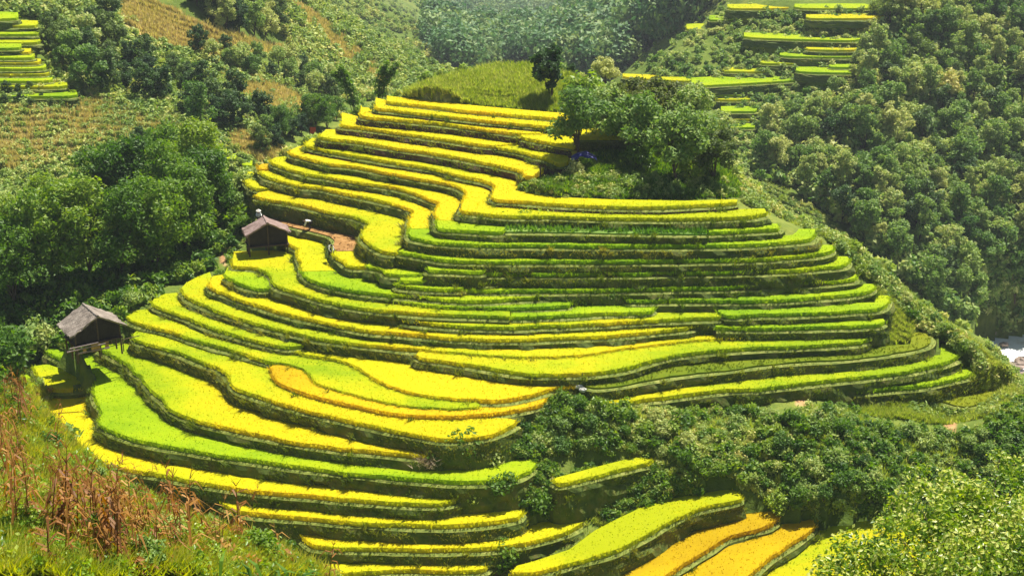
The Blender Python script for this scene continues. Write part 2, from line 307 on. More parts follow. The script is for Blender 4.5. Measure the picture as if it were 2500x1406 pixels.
ter('G1', 241, 'G', 'very long yellow green terrace dipping in the middle, second below the oval lime plot', [(443,702),(447,714),(460,727),(500,744),(540,760),(600,780),(640,792),(720,812),(780,824),(900,840),(980,848),(1060,855),(1140,861),(1220,866),(1300,870),(1400,868),(1440,863),(1550,846),(1650,834),(1750,828),(1824,823),(1832,816)], [(1830,811),(1650,812),(1500,828),(1350,834),(1200,834),(1060,826),(900,812),(780,790),(660,762),(560,730),(530,708),(512,664),(480,677),(455,690)])
ter('G2', 236, 'G', 'broad yellow green crescent field in the middle right of the hill', [(1017,865),(1026,870),(1100,882),(1180,894),(1260,907),(1340,911),(1450,908),(1530,896),(1590,878),(1650,864),(1750,853),(1850,847),(1900,845),(2020,839),(2100,833),(2120,827)], [(2116,819),(2000,816),(1900,813),(1830,816),(1650,830),(1550,842),(1440,858),(1300,860),(1180,855),(1060,848),(1022,858)])
ter('H1', 222, 'G', 'yellow green terrace above the larger hut, ending in a point to the right', [(371,737),(382,746),(400,752),(460,775),(520,799),(580,817),(660,837),(706,845),(739,842)], [(738,834),(706,828),(660,813),(600,790),(540,768),(480,744),(452,722),(436,714),(405,717),(378,725)])
ter('H2', 212, 'Y', 'large bright yellow field left of the white stones', [(707,851),(740,861),(780,869),(840,881),(870,893),(894,911),(920,927),(980,950),(1060,966),(1160,974),(1230,975),(1280,966),(1320,955),(1360,944),(1398,941),(1402,935)], [(1396,932),(1360,932),(1270,922),(1140,892),(1014,868),(940,856),(880,850),(800,840),(742,836),(714,842)])
ter('G3', 212, 'D', 'dull green seedling terrace right of the white stones', [(1420,939),(1450,946),(1510,941),(1590,927),(1690,911),(1780,902),(1850,892),(1940,884),(2100,873),(2180,862),(2240,852),(2270,842),(2275,826),(2264,813)], [(2262,811),(2228,812),(2222,840),(2118,846),(1980,854),(1780,864),(1650,872),(1590,892),(1530,906),(1450,926),(1424,935)], .12)
ter('I1', 205, 'G', 'long yellow green terrace starting right of the larger hut and wrapping the orange oval', [(298,765),(326,784),(370,796),(420,808),(480,830),(580,857),(660,881),(700,887),(740,899),(758,915),(770,934),(840,956),(980,987),(1020,992),(1120,997),(1170,994)], [(1170,983),(1060,955),(980,938),(920,916),(890,898),(860,880),(780,858),(712,844),(660,836),(580,816),(500,794),(420,764),(385,750),(348,756),(308,760)])
ter('I2', 200, 'O', 'orange oval field trailing into a yellow strip in the lower middle', [(659,897),(670,916),(688,934),(740,956),(800,974),(880,991),(940,1003),(1020,1012),(1120,1014),(1200,1008),(1280,995),(1322,982),(1329,972)], [(1326,969),(1240,981),(1170,987),(1120,987),(980,976),(840,946),(776,925),(764,907),(742,892),(700,882),(671,888)])
ter('J1', 191, 'G', 'winding olive yellow terrace beneath the orange oval field', [(325,817),(330,827),(360,836),(440,861),(480,877),(540,899),(560,918),(564,932),(576,944),(640,968),(700,987),(780,1007),(860,1026),(940,1045),(1020,1059),(1080,1069),(1140,1067),(1200,1058),(1240,1042),(1263,1029)], [(1261,1025),(1240,1021),(1140,1018),(1020,1012),(940,1003),(880,990),(800,971),(740,952),(690,930),(668,903),(655,883),(580,858),(480,832),(420,810),(370,798),(340,801)])
ter('K1', 157, 'G', 'terrace turning from green at the larger hut to yellow, two below the orange oval', [(239,849),(280,869),(316,889),(330,905),(348,916),(356,932),(380,960),(402,976),(412,992),(440,1008),(480,1022),(520,1034),(580,1048),(680,1069),(780,1084),(860,1094),(953,1103),(1039,1110),(1038,1101)], [(1036,1097),(950,1078),(860,1052),(780,1034),(640,990),(580,966),(560,950),(552,932),(540,912),(480,890),(400,860),(345,842),(316,837),(246,840)])
ter('L1', 129, 'L', 'big green terrace below the larger hut, running to the leafy gully', [(111,857),(140,872),(184,889),(200,909),(238,924),(230,942),(228,962),(244,988),(250,1010),(244,1030),(280,1053),(360,1078),(480,1098),(600,1118),(720,1135),(860,1151),(976,1163),(1092,1172),(1185,1172),(1254,1163),(1289,1148),(1309,1132),(1298,1118)], [(1290,1116),(1231,1127),(1150,1136),(1069,1134),(1030,1118),(860,1108),(780,1094),(680,1080),(580,1058),(480,1030),(420,1004),(390,976),(360,940),(320,908),(290,880),(250,860),(220,865),(170,857),(122,851)])
ter('M0', 114, 'G', 'small triangular plot left of the big green terrace', [(81,895),(90,912),(106,936),(120,947),(196,946),(203,940)], [(202,936),(176,912),(144,898),(116,889),(84,893)])
ter('M00', 101, 'L', 'light green corner plot at the left edge beside the corn slope', [(22,930),(36,950),(90,953)], [(86,930),(66,914),(34,918)])
ter('N1', 95, 'Y', 'yellow terrace emerging behind the corn slope below the big green one', [(116,980),(130,1030),(170,1080),(230,1115),(296,1138),(400,1158),(520,1180),(600,1192),(700,1202),(860,1216),(976,1224),(1092,1225),(1116,1217)], [(1113,1210),(1062,1196),(953,1184),(860,1174),(720,1154),(600,1136),(480,1114),(360,1092),(270,1066),(238,1036),(236,1000),(220,968),(128,967)])
ter('O1', 65, 'Y', 'yellow strip third from the bottom edge, ending at the bushy gully', [(530,1218),(560,1236),(600,1248),(700,1258),(860,1270),(976,1277),(1092,1280),(1185,1273),(1266,1258),(1273,1244)], [(1270,1239),(1185,1240),(1092,1246),(976,1246),(860,1240),(700,1226),(600,1212),(536,1204)])
ter('P1', 30, 'Y', 'yellow strip second from the bottom edge, curving up to a rounded right end', [(736,1309),(760,1326),(800,1332),(860,1334),(976,1337),(1092,1338),(1208,1334),(1300,1317),(1391,1293),(1440,1262),(1460,1245),(1459,1231)], [(1431,1229),(1376,1254),(1300,1281),(1200,1302),(1092,1304),(976,1304),(860,1300),(800,1298),(740,1300)])
ter('Q1', 0, 'Y', 'lowest yellow strip at the bottom edge, left of a dark bush', [(780,1404),(860,1396),(976,1389),(1092,1391),(1185,1385),(1196,1374)], [(1192,1368),(1092,1358),(976,1356),(860,1358),(790,1372)])
ter('S1', 115, 'Y', 'isolated small yellow strip among bushes in the gully', [(1351,1171),(1362,1178),(1452,1159),(1530,1139),(1598,1122),(1595,1113)], [(1585,1111),(1543,1117),(1452,1140),(1400,1154),(1358,1165)])
ter('T1', 4, 'Y', 'broad yellow terrace slanting up to the right at the bottom edge', [(1249,1396),(1300,1394),(1391,1372),(1498,1344),(1574,1305),(1695,1242),(1760,1226),(1808,1216),(1807,1203)], [(1796,1197),(1771,1194),(1700,1206),(1640,1216),(1574,1234),(1510,1264),(1452,1294),(1391,1340),(1300,1370),(1262,1380)], tilt=(0.17, 0.3))
ter('U1', -30, 'O', 'upper orange field with flattened patches in the lower right corner', [(1440,1450),(1560,1436),(1631,1399),(1726,1341),(1786,1305),(1878,1280),(1896,1264),(1888,1252)], [(1880,1248),(1817,1249),(1756,1266),(1695,1286),(1574,1344),(1482,1400),(1420,1446)], tilt=(0.2, 5))
ter('U2', -46, 'O', 'lower orange field in the lower right corner, with a green edge', [(1700,1490),(1832,1402),(1878,1360),(1930,1325),(1969,1300),(1988,1284),(1986,1270)], [(1980,1267),(1945,1274),(1885,1282),(1786,1304),(1726,1340),(1640,1393),(1590,1450)], tilt=(0.2, 5))
ter('V1', -72, 'G', 'yellow green field half hidden by the leafy tree at lower right', [(1780,1490),(2050,1480),(2250,1390),(2290,1300)], [(2240,1262),(2100,1272),(2000,1290),(1965,1308),(1880,1370),(1790,1440)], tilt=(0.2, 5))
ter('G4', 188, 'G', 'long lime yellow terrace above the bushy slope, tip curling up at right', [(1455,979),(1480,983),(1550,976),(1650,964),(1780,948),(1850,946),(1920,938),(2060,923),(2180,909),(2284,890),(2330,876),(2342,866),(2330,855),(2313,842)], [(2309,839),(2297,838),(2296,866),(2212,874),(2050,894),(1850,912),(1650,940),(1550,956),(1460,974)])
ter('G5', 161, 'L', 'short lime terrace at the far right end, above the dull triangular field', [(2071,947),(2085,952),(2176,947),(2266,937),(2338,920),(2379,909),(2385,902)], [(2372,897),(2357,893),(2345,894),(2248,910),(2150,926),(2077,940)])
ter('G6', 119, 'D', 'dull green triangular field at the right edge near the river', [(2296,977),(2330,988),(2356,992),(2410,981),(2469,960),(2477,953)], [(2460,948),(2437,944),(2380,956),(2300,972)], .12)
# far stairs: (x0, x1, y at left end, y at right end, visible depth)
FARW = [(1776,1932,20,19,9),(1940,2164,19,19,9),(1968,2160,44,43,8),(1732,1804,48,48,10),(1676,1736,71,71,12),(1816,2100,91,98,11),(1968,2092,120,121,11),(1904,2092,136,138,12),(1856,1948,154,155,11),(2024,2100,163,164,10),(1764,1880,173,174,11),(1944,2088,174,177,12),(1520,1690,188,197,8),(1688,1976,208,194,18),(1648,1872,219,221,11),(1736,1812,232,232,8),(1744,1848,242,242,10),(1760,1848,271,271,11),(1776,1844,291,291,10),(1780,1844,311,310,12)]
FARY = [(-60,44,44,44,14),(-60,92,60,62,11),(-60,98,82,82,11),(-60,98,102,103,11),(-60,52,116,116,9),(-60,76,126,127,9),(-60,84,139,140,9),(-60,100,152,152,8),(-60,112,166,166,9),(-60,120,180,180,9),(-60,128,196,196,10),(-60,164,210,210,11),(-60,188,234,233,13)]
FARZ = [(522,554,370,371,13),(514,578,386,388,13),(590,616,402,404,11),(345,402,150,151,9),(345,400,172,173,9),(346,396,188,190,10)]

def catmull(P, step=.45):
    P = np.asarray(P, float); n = len(P)
    if n < 3:
        k = max(2, int(np.linalg.norm(P[-1] - P[0]) / step)); return P[0] + (P[-1] - P[0]) * np.linspace(0, 1, k)[:, None]
    Q = np.vstack([2 * P[0] - P[1], P, 2 * P[-1] - P[-2]]); out = []
    for i in range(1, n):
        p0, p1, p2, p3 = Q[i - 1], Q[i], Q[i + 1], Q[i + 2]
        t0 = 0.; t1 = t0 + max(np.linalg.norm(p1 - p0), 1e-4) ** .5; t2 = t1 + max(np.linalg.norm(p2 - p1), 1e-4) ** .5; t3 = t2 + max(np.linalg.norm(p3 - p2), 1e-4) ** .5
        k = max(1, int(np.linalg.norm(p2 - p1) / step)); t = np.linspace(t1, t2, k, endpoint=False)[:, None]
        A1 = (t1 - t) / (t1 - t0) * p0 + (t - t0) / (t1 - t0) * p1; A2 = (t2 - t) / (t2 - t1) * p1 + (t - t1) / (t2 - t1) * p2
        A3 = (t3 - t) / (t3 - t2) * p2 + (t - t2) / (t3 - t2) * p3
        B1 = (t2 - t) / (t2 - t0) * A1 + (t - t0) / (t2 - t0) * A2; B2 = (t3 - t) / (t3 - t1) * A2 + (t - t1) / (t3 - t1) * A3
        out.append((t2 - t) / (t2 - t1) * B1 + (t - t1) / (t2 - t1) * B2)
    return np.vstack(out + [P[-1:]])
def outline(t):
    F = np.array(t['F'], float); z = t['z']
    tl = t.get('tilt', (0, 0)); W = at_plane(F[:, 0], F[:, 1], z, *tl)[:, :2]; W = catmull(W, t.get('step', .45))
    if isinstance(t['B'], (int, float)):
        keep = [0]
        for i in range(1, len(F)):
            if F[i, 0] > F[keep[-1], 0] + 1: keep.append(i)
        B = [(F[i, 0], F[i, 1] - t['B']) for i in keep[::-1]]
    else: B = t['B']
    B = np.array(B, float); Bw = at_plane(B[:, 0], B[:, 1], z, *tl)[:, :2]
    return W, Bw
for t in T: t['W'], t['Bw'] = outline(t)

# ------------------------------------------------------------------ terrain heightfield (polar grid about the camera's foot)
CP = [  # px, py, slant distance
 # foreground shoulder (corn slope) and photographer's hillside
 (0,1400,40),(300,1400,44),(600,1400,52),(760,1404,58),(0,1180,58),(200,1250,62),(0,950,84),(90,1000,86),(160,1075,88),(300,1190,84),(450,1262,76),(600,1335,66),(-300,1200,50),(-300,950,84),
 (1000,1600,58),(1250,1620,60),(1700,1620,60),(2100,1560,58),(2400,1480,52),(2700,1400,46),(1250,2600,24),(400,2600,20),(2300,2400,24),
 # ravine on the left
 (40,900,127),(150,850,138.5),(215,850,138),(300,760,144),(450,640,155),(550,575,158),(300,640,160),(100,720,152),(100,560,178),(400,490,184),(560,455,180),(-250,900,125),(-250,600,170),
 # left valley side
 (100,450,200),(300,440,203),(500,400,208),(650,360,216),(100,250,222),(300,250,226),(500,250,232),(700,260,240),(100,100,243),(300,100,250),(100,-40,262),(300,-40,268),(-250,300,215),(-250,0,250),(450,60,262),(550,-40,280),(800,290,246),(880,300,236),
 # lighter spur, crest towards the centre, then the dropped valley behind
 (640,100,282),(700,-30,318),(760,180,285),(870,240,280),(950,225,290),(850,70,322),(1000,150,332),(1105,192,325),(940,140,315),(1030,230,300),(780,20,330),
 # central valley slope and farthest hill
 (1120,40,1020),(1150,130,918),(1300,150,884),(1300,60,1054),(1300,-30,1190),(1450,160,918),(1450,60,1088),(1500,10,1292),(1600,40,1462),(1600,-40,1632),(1700,-40,1666),(1000,-30,1054),
 # forested right side
 (2600,790,255),(2480,800,254),(2350,700,250),(2200,560,250),(2050,430,255),(1900,350,260),(2480,500,269),(2480,250,294),(2480,-20,326),(2200,300,273),(2200,50,301),(2000,250,270),(2000,50,296),(2800,780,258),(2800,300,285),(2800,0,310),(2300,-30,312),
 # far stair hill
 (1545,180,282),(1640,100,297),(1750,25,310),(1700,200,274),(1800,300,262),(1800,120,288),(1900,0,306),(1700,250,268),(1600,215,272),
 # grassy mound above the top terrace, wooded knoll
 (1000,226,164),(1010,216,166),(1100,188,168),(1200,166,170),(1320,166,172),(1400,190,172),(1480,215,172),(1050,246,160),(1200,246,161),(1320,262,159),
 (1300,450,140.0),(1290,466,138.6),(1500,455,141.5),(1700,455,143),(1500,380,147.5),(1650,380,149),(1420,395,146),(1500,345,151.5),(1650,340,153),(1780,440,147),
 # right flank of the terraced hill
 (1830,470,148),(1900,530,146),(1990,560,145),(2060,610,142),(2150,690,141),(2230,780,140),(2330,835,138),(2400,890,137),(2480,945,137),
 # bushy slope in the lower right
 (1420,1000,119),(1400,1080,118.5),(1330,1160,116),(1340,1255,115),(1600,1010,121.3),(1700,1060,119.9),(2000,1020,121),(2000,1110,118.6),(2300,1050,127.2),(2380,1030,128.6),(2460,1000,130),(1750,1160,117.3),(2000,1240,115.3),(2300,1200,122),(2150,1290,115),(2500,1150,123.5),(1660,1150,117.6)]
ZP = [ # hidden control heights: px column, horizontal distance, z
 (1000,440,-22),(1150,430,-26),(1300,400,-24),(900,480,-18),(1480,420,-24),(1480,330,-18),(1250,250,2),(1450,240,-2),(1650,215,-2),(1850,190,2),(2000,180,-8),(2150,175,-16),(2300,172,-24),(2450,175,-28),(2450,205,-30.5),(2560,190,-30.5),(2700,180,-30.5),(2450,222,-30),
 (1000,200,14),(850,205,7),(700,190,6),(600,180,7),(1100,220,6),(1250,195,14),(1400,200,10),(1600,185,12),(1750,170,12),(2400,215,-30),(2700,215,-30),(-200,2200,60),(2800,2200,60),(1250,2300,-60),(500,2200,20),(2000,2200,0),(2500,700,120),(2000,700,80),(300,700,80),(-200,700,90)]
cps = [np.array(at_d(*[np.array(v, float) for v in c])) for c in CP]
for px, r, z in ZP:
    a = math.atan((px - 1250) / FPX / cp); cps.append(np.array([r * math.sin(a), r * math.cos(a), z]))
tp = []
for t in T:
    w_ = t['W'][::9]; tp.append(np.column_stack([w_, t['z'] - 1.9 + t['tilt'][0] * (w_[:, 0] - t['tilt'][1])]))
tp = np.vstack(tp); PTS = np.vstack([np.array(cps), tp])
def warp(xy):        # compress distance so far features stay smooth
    r = np.linalg.norm(xy, axis=-1); k = np.where(r < 200, r, 200 + 200 * np.log1p((r - 200) / 200) * .75)
    return xy * (k / np.maximum(r, 1e-6))[..., None]
PW = warp(PTS[:, :2]); n = len(PTS)
def kern(d2): return np.sqrt(d2 + 16.0)
K = kern(((PW[:, None] - PW[None]) ** 2).sum(-1)); K[np.diag_indices(n)] += 0.0
sm = np.concatenate([np.full(len(cps), .05), np.full(len(tp), 1.0)])
A = np.zeros((n + 1, n + 1)); A[:n, :n] = K - np.diag(sm); A[:n, n] = 1; A[n, :n] = 1
cf = np.linalg.solve(A, np.concatenate([PTS[:, 2], [0]]))
AZ = np.radians(np.arange(-27, 27.01, .13))
rr = [12.0]
while rr[-1] < 95: rr.append(rr[-1] * 1.022 + .1)
while rr[-1] < 172: rr.append(rr[-1] + .55)
while rr[-1] < 340: rr.append(rr[-1] + 1.7)
while rr[-1] < 2300: rr.append(rr[-1] * 1.013 + 1)
RR = np.array(rr)
GX = np.sin(AZ)[:, None] * RR[None]; GY = np.cos(AZ)[:, None] * RR[None]
XY = np.stack([GX, GY], -1).reshape(-1, 2); GW = warp(XY).astype(np.float32); PW32 = PW.astype(np.float32); Hh = np.empty(len(XY))
for i in range(0, len(XY), 8000):
    d2 = ((GW[i:i + 8000, None] - PW32[None]) ** 2).sum(-1)
    Hh[i:i + 8000] = kern(d2) @ cf[:n].astype(np.float32) + cf[n]
def vnoise(x, y, s, seed):
    g = np.random.default_rng(seed).random((64, 64)); u = x / s; v = y / s
    iu = np.floor(u).astype(int); iv = np.floor(v).astype(int); fu = u - iu; fv = v - iv
    fu = fu * fu * (3 - 2 * fu); fv = fv * fv * (3 - 2 * fv)
    q = lambda a, b: g[a % 64, b % 64]
    return (q(iu, iv) * (1 - fu) + q(iu + 1, iv) * fu) * (1 - fv) + (q(iu, iv + 1) * (1 - fu) + q(iu + 1, iv + 1) * fu) * fv - .5
rad = np.linalg.norm(XY, axis=1); far = np.clip((rad - 175) / 120, 0, 1)
Hh += vnoise(XY[:, 0], XY[:, 1], 3.0, 1) * .5 + vnoise(XY[:, 0], XY[:, 1], 1.1, 2) * .2
Hh += far * (vnoise(XY[:, 0], XY[:, 1], 26, 3) * 5 + vnoise(XY[:, 0], XY[:, 1], 11, 4) * 2.4)
# river bed, then keep the ground under every terrace
bed = inpoly(XY[:, 0], XY[:, 1], [tuple(v[:2]) for v in at_z(np.array([2380,2440,2560,2700,2700,2560,2420,2350.]), np.array([832,822,806,800,1010,1060,1040,930.]), -30.6)])
Hh = np.where(bed, np.minimum(Hh, -31.2), Hh)
for t in T:
    P = np.vstack([t['W'], t['Bw']]); lo = P.min(0) - .1; hi = P.max(0) + .1
    s_ = np.where((XY[:, 0] > lo[0]) & (XY[:, 0] < hi[0]) & (XY[:, 1] > lo[1]) & (XY[:, 1] < hi[1]))[0]
    s_ = s_[inpoly(XY[s_, 0], XY[s_, 1], [tuple(q) for q in P])]
    Hh[s_] = np.minimum(Hh[s_], t['z'] - .95 + t['tilt'][0] * (XY[s_, 0] - t['tilt'][1]))
HG = Hh.reshape(len(AZ), len(RR))
def hgt(x, y):
    x = np.asarray(x, float); y = np.asarray(y, float)
    a = np.clip((np.arctan2(x, y) - AZ[0]) / (AZ[1] - AZ[0]), 0, len(AZ) - 1.001); r = np.hypot(x, y)
    j = np.clip(np.searchsorted(RR, r) - 1, 0, len(RR) - 2); fr = np.clip((r - RR[j]) / (RR[j + 1] - RR[j]), 0, 1)
    i = a.astype(int); fa = a - i
    return (HG[i, j] * (1 - fa) + HG[i + 1, j] * fa) * (1 - fr) + (HG[i, j + 1] * (1 - fa) + HG[i + 1, j + 1] * fa) * fr
STEPS = np.concatenate([np.arange(20, 100, 1.0), np.arange(100, 180, .5), np.arange(180, 360, 1.5), np.arange(360, 1000, 5), np.arange(1000, 2200, 10)])
def hit(px, py):
    px = np.atleast_1d(np.asarray(px, float)); py = np.atleast_1d(np.asarray(py, float)); d = rays(px, py)
    out = np.full((len(px), 3), np.nan)
    for s0 in range(0, len(px), 3000):
        dd = d[s0:s0 + 3000]; P = CAM + dd[:, None] * STEPS[None, :, None]
        below = P[..., 2] < hgt(P[..., 0], P[..., 1]); k = below.argmax(1); ok = below.any(1)
        q = P[np.arange(len(dd)), k]; q[:, 2] = hgt(q[:, 0], q[:, 1]); q[~ok] = np.nan; out[s0:s0 + 3000] = q
    return out
DRYP = [[(290,0),(380,20),(500,70),(640,110),(700,125),(600,140),(470,135),(360,100),(300,60)],[(540,190),(640,200),(720,235),(820,290),(740,300),(640,270),(570,230)],[(700,0),(760,30),(860,110),(960,200),(940,240),(860,170),(760,80)],
        [(560,330),(640,330),(700,380),(640,400),(570,370)],[(0,270),(120,280),(230,250),(330,270),(480,300),(500,330),(360,330),(200,380),(80,420),(0,420)],[(1000,200),(1080,190),(1300,170),(1310,230),(1060,235)],[(0,900),(120,960),(330,1150),(580,1240),(760,1340),(820,1406),(0,1406)]]
qx, qy = to_px(np.column_stack([XY, Hh])); dry = np.zeros(len(XY)); soil = np.zeros(len(XY))
for p in DRYP: dry[inpoly(qx, qy, p)] = 1
dry[inpoly(qx, qy, DRYP[4])] = .6; dry[inpoly(qx, qy, DRYP[5])] = .45; dry[inpoly(qx, qy, DRYP[6])] = .45
for p in ([(555,500),(572,500),(578,540),(572,570),(556,570),(553,540)],[(540,590),(556,590),(550,650),(536,640)],[(1940,972),(1975,976),(1970,990),(1945,988)],[(2120,985),(2190,990),(2200,1000),(2130,998)],[(2230,990),(2290,992),(2280,1002),(2240,1000)],[(2300,1000),(2340,1010),(2330,1080),(2310,1060)]): soil[inpoly(qx, qy, p) & (rad < 185)] = 1
na, nr = len(AZ), len(RR); I = np.arange(na * nr).reshape(na, nr)
quads = np.stack([I[:-1, :-1], I[1:, :-1], I[1:, 1:], I[:-1, 1:]], -1).reshape(-1, 4)[:, ::-1]
tag(mesh_np('hillside', np.column_stack([XY, Hh]), [quads], [GROUND], attrs={'dry': dry, 'soil': soil}, smooth=True), kind='structure', label='grassy valley slopes and hills under the terraces')

# ------------------------------------------------------------------ grass blades (vectorised)
def blades(P, n_per, hgt_, wid, lean, rng, up=None):
    """P (N,3) roots -> verts, tris; every blade an upright tapering triangle"""
    N_ = len(P) * n_per
    C = np.repeat(P, n_per, 0) + np.column_stack([rng.normal(0, wid, N_), rng.normal(0, wid, N_), np.zeros(N_)])
    a = rng.uniform(0, 2 * np.pi, N_); h = hgt_ * rng.uniform(.55, 1.15, N_); wd = wid * rng.uniform(.5, 1.1, N_)
    t = np.column_stack([np.cos(a), np.sin(a), np.zeros(N_)]); la = rng.uniform(0, 2 * np.pi, N_); lm = lean * h * rng.uniform(.2, 1.2, N_)
    tip = C + np.column_stack([np.cos(la) * lm, np.sin(la) * lm, h])
    if up is not None: tip[:, :2] += np.repeat(up, n_per, 0) * (h * .6)[:, None]
    V = np.stack([C - t * wd[:, None], C + t * wd[:, None], tip], 1).reshape(-1, 3)
    return V, np.arange(N_ * 3).reshape(-1, 3)
def tri_sample(V, tris, dens, rng):
    a, b, c = V[tris[:, 0]], V[tris[:, 1]], V[tris[:, 2]]
    ar = .5 * np.abs((b - a)[:, 0] * (c - a)[:, 1] - (b - a)[:, 1] * (c - a)[:, 0]); tot = ar.sum(); n_ = int(tot * dens)
    if n_ < 1: return np.zeros((0, 2))
    k = rng.choice(len(tris), n_, p=ar / tot); u = rng.random(n_); v = rng.random(n_); m = u + v > 1; u[m] = 1 - u[m]; v[m] = 1 - v[m]
    return a[k] + (b - a)[k] * u[:, None] + (c - a)[k] * v[:, None]

GRAD = {'K1': (-34, -22, -.35, .45), 'G1': (-22, 4, .05, .25), 'J1': (-32, -6, -.1, .35), 'I2': (-20, -10, 0, .3), 'C4': (-16, 2, -.1, .3), 'F1': (0, 20, .1, -.15), 'A7': (-10, 20, .2, -.5), 'A11': (-25, -8, .35, -.1), 'H2': (-20, 4, 0, .35), 'G4': (8, 36, .25, -.35), 'G2': (-6, 24, .2, -.15), 'L1': (-36, 0, -.05, .12)}
def build_terrace(t, far=False, group=None):
    rng = np.random.default_rng(abs(hash(t['i'])) % 9999 if False else sum(map(ord, t['i'])) * 7 + len(t['F']))
    W, Bw, z, h, kind = t['W'], t['Bw'], t['z'], t['h'], t['k']
    d = np.gradient(W, axis=0); d /= np.linalg.norm(d, axis=1, keepdims=True) + 1e-9; nrm = np.column_stack([d[:, 1], -d[:, 0]])
    for _ in range(3): nrm[1:-1] = (nrm[:-2] + nrm[1:-1] * 2 + nrm[2:]) / 4
    nrm /= np.linalg.norm(nrm, axis=1, keepdims=True) + 1e-9
    org = np.array([*W.mean(0), z - h])
    name = 'overgrown_terrace' if kind == 'V' else 'stubble_field' if kind == 'B' else 'rice_terrace'
    root = empty(name, org); tag(root, t['label'], 'rice terrace' if kind not in 'VB' else ('overgrown terrace' if kind == 'V' else 'harvested field'), group)
    n_ = len(W)
    # crop canopy: flat top, thick sides, tufts
    E = W + nrm * (rng.normal(0, .06, n_) + vnoise(W[:, 0], W[:, 1], 1.7, 60) * .3 + .12 * np.sin(np.arange(n_) * .23 + rng.random() * 6))[:, None] * (0.6 if not far else .3)
    poly = np.vstack([E, Bw]); m = len(poly)
    tz = tessellate_polygon([[Vector((x, y, 0)) for x, y in poly]]); tris = np.array([(a, b, c) for a, b, c in tz])
    e1 = poly[tris[:, 1]] - poly[tris[:, 0]]; e2 = poly[tris[:, 2]] - poly[tris[:, 0]]; fl = (e1[:, 0] * e2[:, 1] - e1[:, 1] * e2[:, 0]) < 0
    tris[fl] = tris[fl][:, ::-1]
    top = np.column_stack([poly, np.full(m, z)]); bot = np.column_stack([poly, np.full(m, z - h - .12)]); bot[:, 2] += rng.normal(0, .03, m)
    V = [top, bot]; i = np.arange(m); j = (i + 1) % m
    side = np.stack([i + m, j + m, j, i], 1); polys = [tris, side]; off = 2 * m
    if h > .2:
        dens = 2.2 if far else 9.0
        pts = tri_sample(poly, tris, dens, rng)
        bv, bt = blades(np.column_stack([pts, np.full(len(pts), z - .10)]), 2, .20, .13 if not far else .2, .9, rng); V.append(bv); polys.append(bt + off); off += len(bv)
        ne = int(n_ * (2 if far else 9)); q = rng.integers(0, n_, ne); ep = E[q] + d[q] * rng.uniform(-.25, .25, ne)[:, None] + nrm[q] * rng.uniform(-.18, .16, ne)[:, None]
        bv, bt = blades(np.column_stack([ep, z - h * rng.uniform(.1, .9, ne)]), 2, .32, .06, .45, rng, up=nrm[q] * .7); V.append(bv); polys.append(bt + off); off += len(bv)
    else:
        dens = {'B': 3.0, 'D': 10.0, 'V': 9.0}[kind]
        pts = tri_sample(poly, tris, dens, rng)
        bv, bt = blades(np.column_stack([pts, np.full(len(pts), z - .02)]), 3, {'B': .16, 'D': .22, 'V': .5}[kind], .06 if kind != 'V' else .16, .6, rng); V.append(bv); polys.append(bt + off); off += len(bv)
    V = np.vstack(V); ripe = vnoise(V[:, 0], V[:, 1], 9.0, 50) * .55 + vnoise(V[:, 0], V[:, 1], 3.0, 51) * .25
    if t['i'] in GRAD:
        a_, b_, r0, r1 = GRAD[t['i']]; ripe = ripe * .6 + r0 + (r1 - r0) * np.clip((V[:, 0] - a_) / (b_ - a_), 0, 1)
    o = mesh_np({'B': 'stubble', 'V': 'weeds'}.get(kind, 'rice'), V - org, polys, [RICE[kind]], root, attrs={'ripe': ripe})
    # bund: trodden rim along the front
    prof = [(-.25, -h - .10), (.08, -h - .02), (.22, -h - .02), (.40, -h - .12)]
    if far: prof = [(-.2, -h - .1), (.25, -h - .05), (.5, -h - .2)]
    wob = vnoise(W[:, 0], W[:, 1], 1.3, 5) * .18
    rows = [np.column_stack([W + nrm * (o_ + (wob if k > 0 else 0 * wob))[:, None], np.full(n_, z + dz)]) for k, (o_, dz) in enumerate(prof)]
    a = np.arange(n_ - 1); fq = []
    for k in range(len(prof) - 1): fq.append(np.stack([a + k * n_, a + (k + 1) * n_, a + 1 + (k + 1) * n_, a + 1 + k * n_], 1))
    V = [np.vstack(rows)]; polys = [np.vstack(fq)]; off = len(V[0]); mi = [0]
    q = rng.integers(0, n_, int(n_ * 1.6)); gp = rows[-2][q] + np.column_stack([d[q] * rng.uniform(-.25, .25, len(q))[:, None], np.zeros(len(q))])
    bv, bt = blades(gp, 2, .16, .04, .8, rng); V.append(bv); polys.append(bt + off); mi.append(1)
    mesh_np('bund', np.vstack(V) - org, polys, [BUND, BANKG], root, midx=mi)
    # bank: rough earth face with grass
    dep = 1.5 if far else 3.6; hs = [.12, .3, .5, .8, 1.1, dep] if far else [.12, .45, .9, 1.5, 2.3, dep]; V = []; fq = []
    for k, hh in enumerate(hs):
        o_ = .46 + .16 * (hh - .12) + wob + (vnoise(W[:, 0] + 9 * k, W[:, 1] - 5 * k, 1.3, 11 + k) * .5 + vnoise(W[:, 0], W[:, 1] + 3 * k, .6, 31 + k) * .25 if k else 0)
        V.append(np.column_stack([W + nrm * np.broadcast_to(o_, (n_,))[:, None], np.full(n_, z - h - hh)]))
    for k in range(len(hs) - 1): fq.append(np.stack([a + k * n_, a + (k + 1) * n_, a + 1 + (k + 1) * n_, a + 1 + k * n_], 1))
    rowsb = np.stack(V); V = [np.vstack(V)]; polys = [np.vstack(fq)]; off = len(V[0]); mi = [0]
    ng = int(n_ * (6 if far else 16)); q = rng.integers(0, n_ - 1, ng); kk = rng.integers(0, 4, ng); f = rng.random(ng)[:, None]; g2 = rng.random(ng)[:, None]
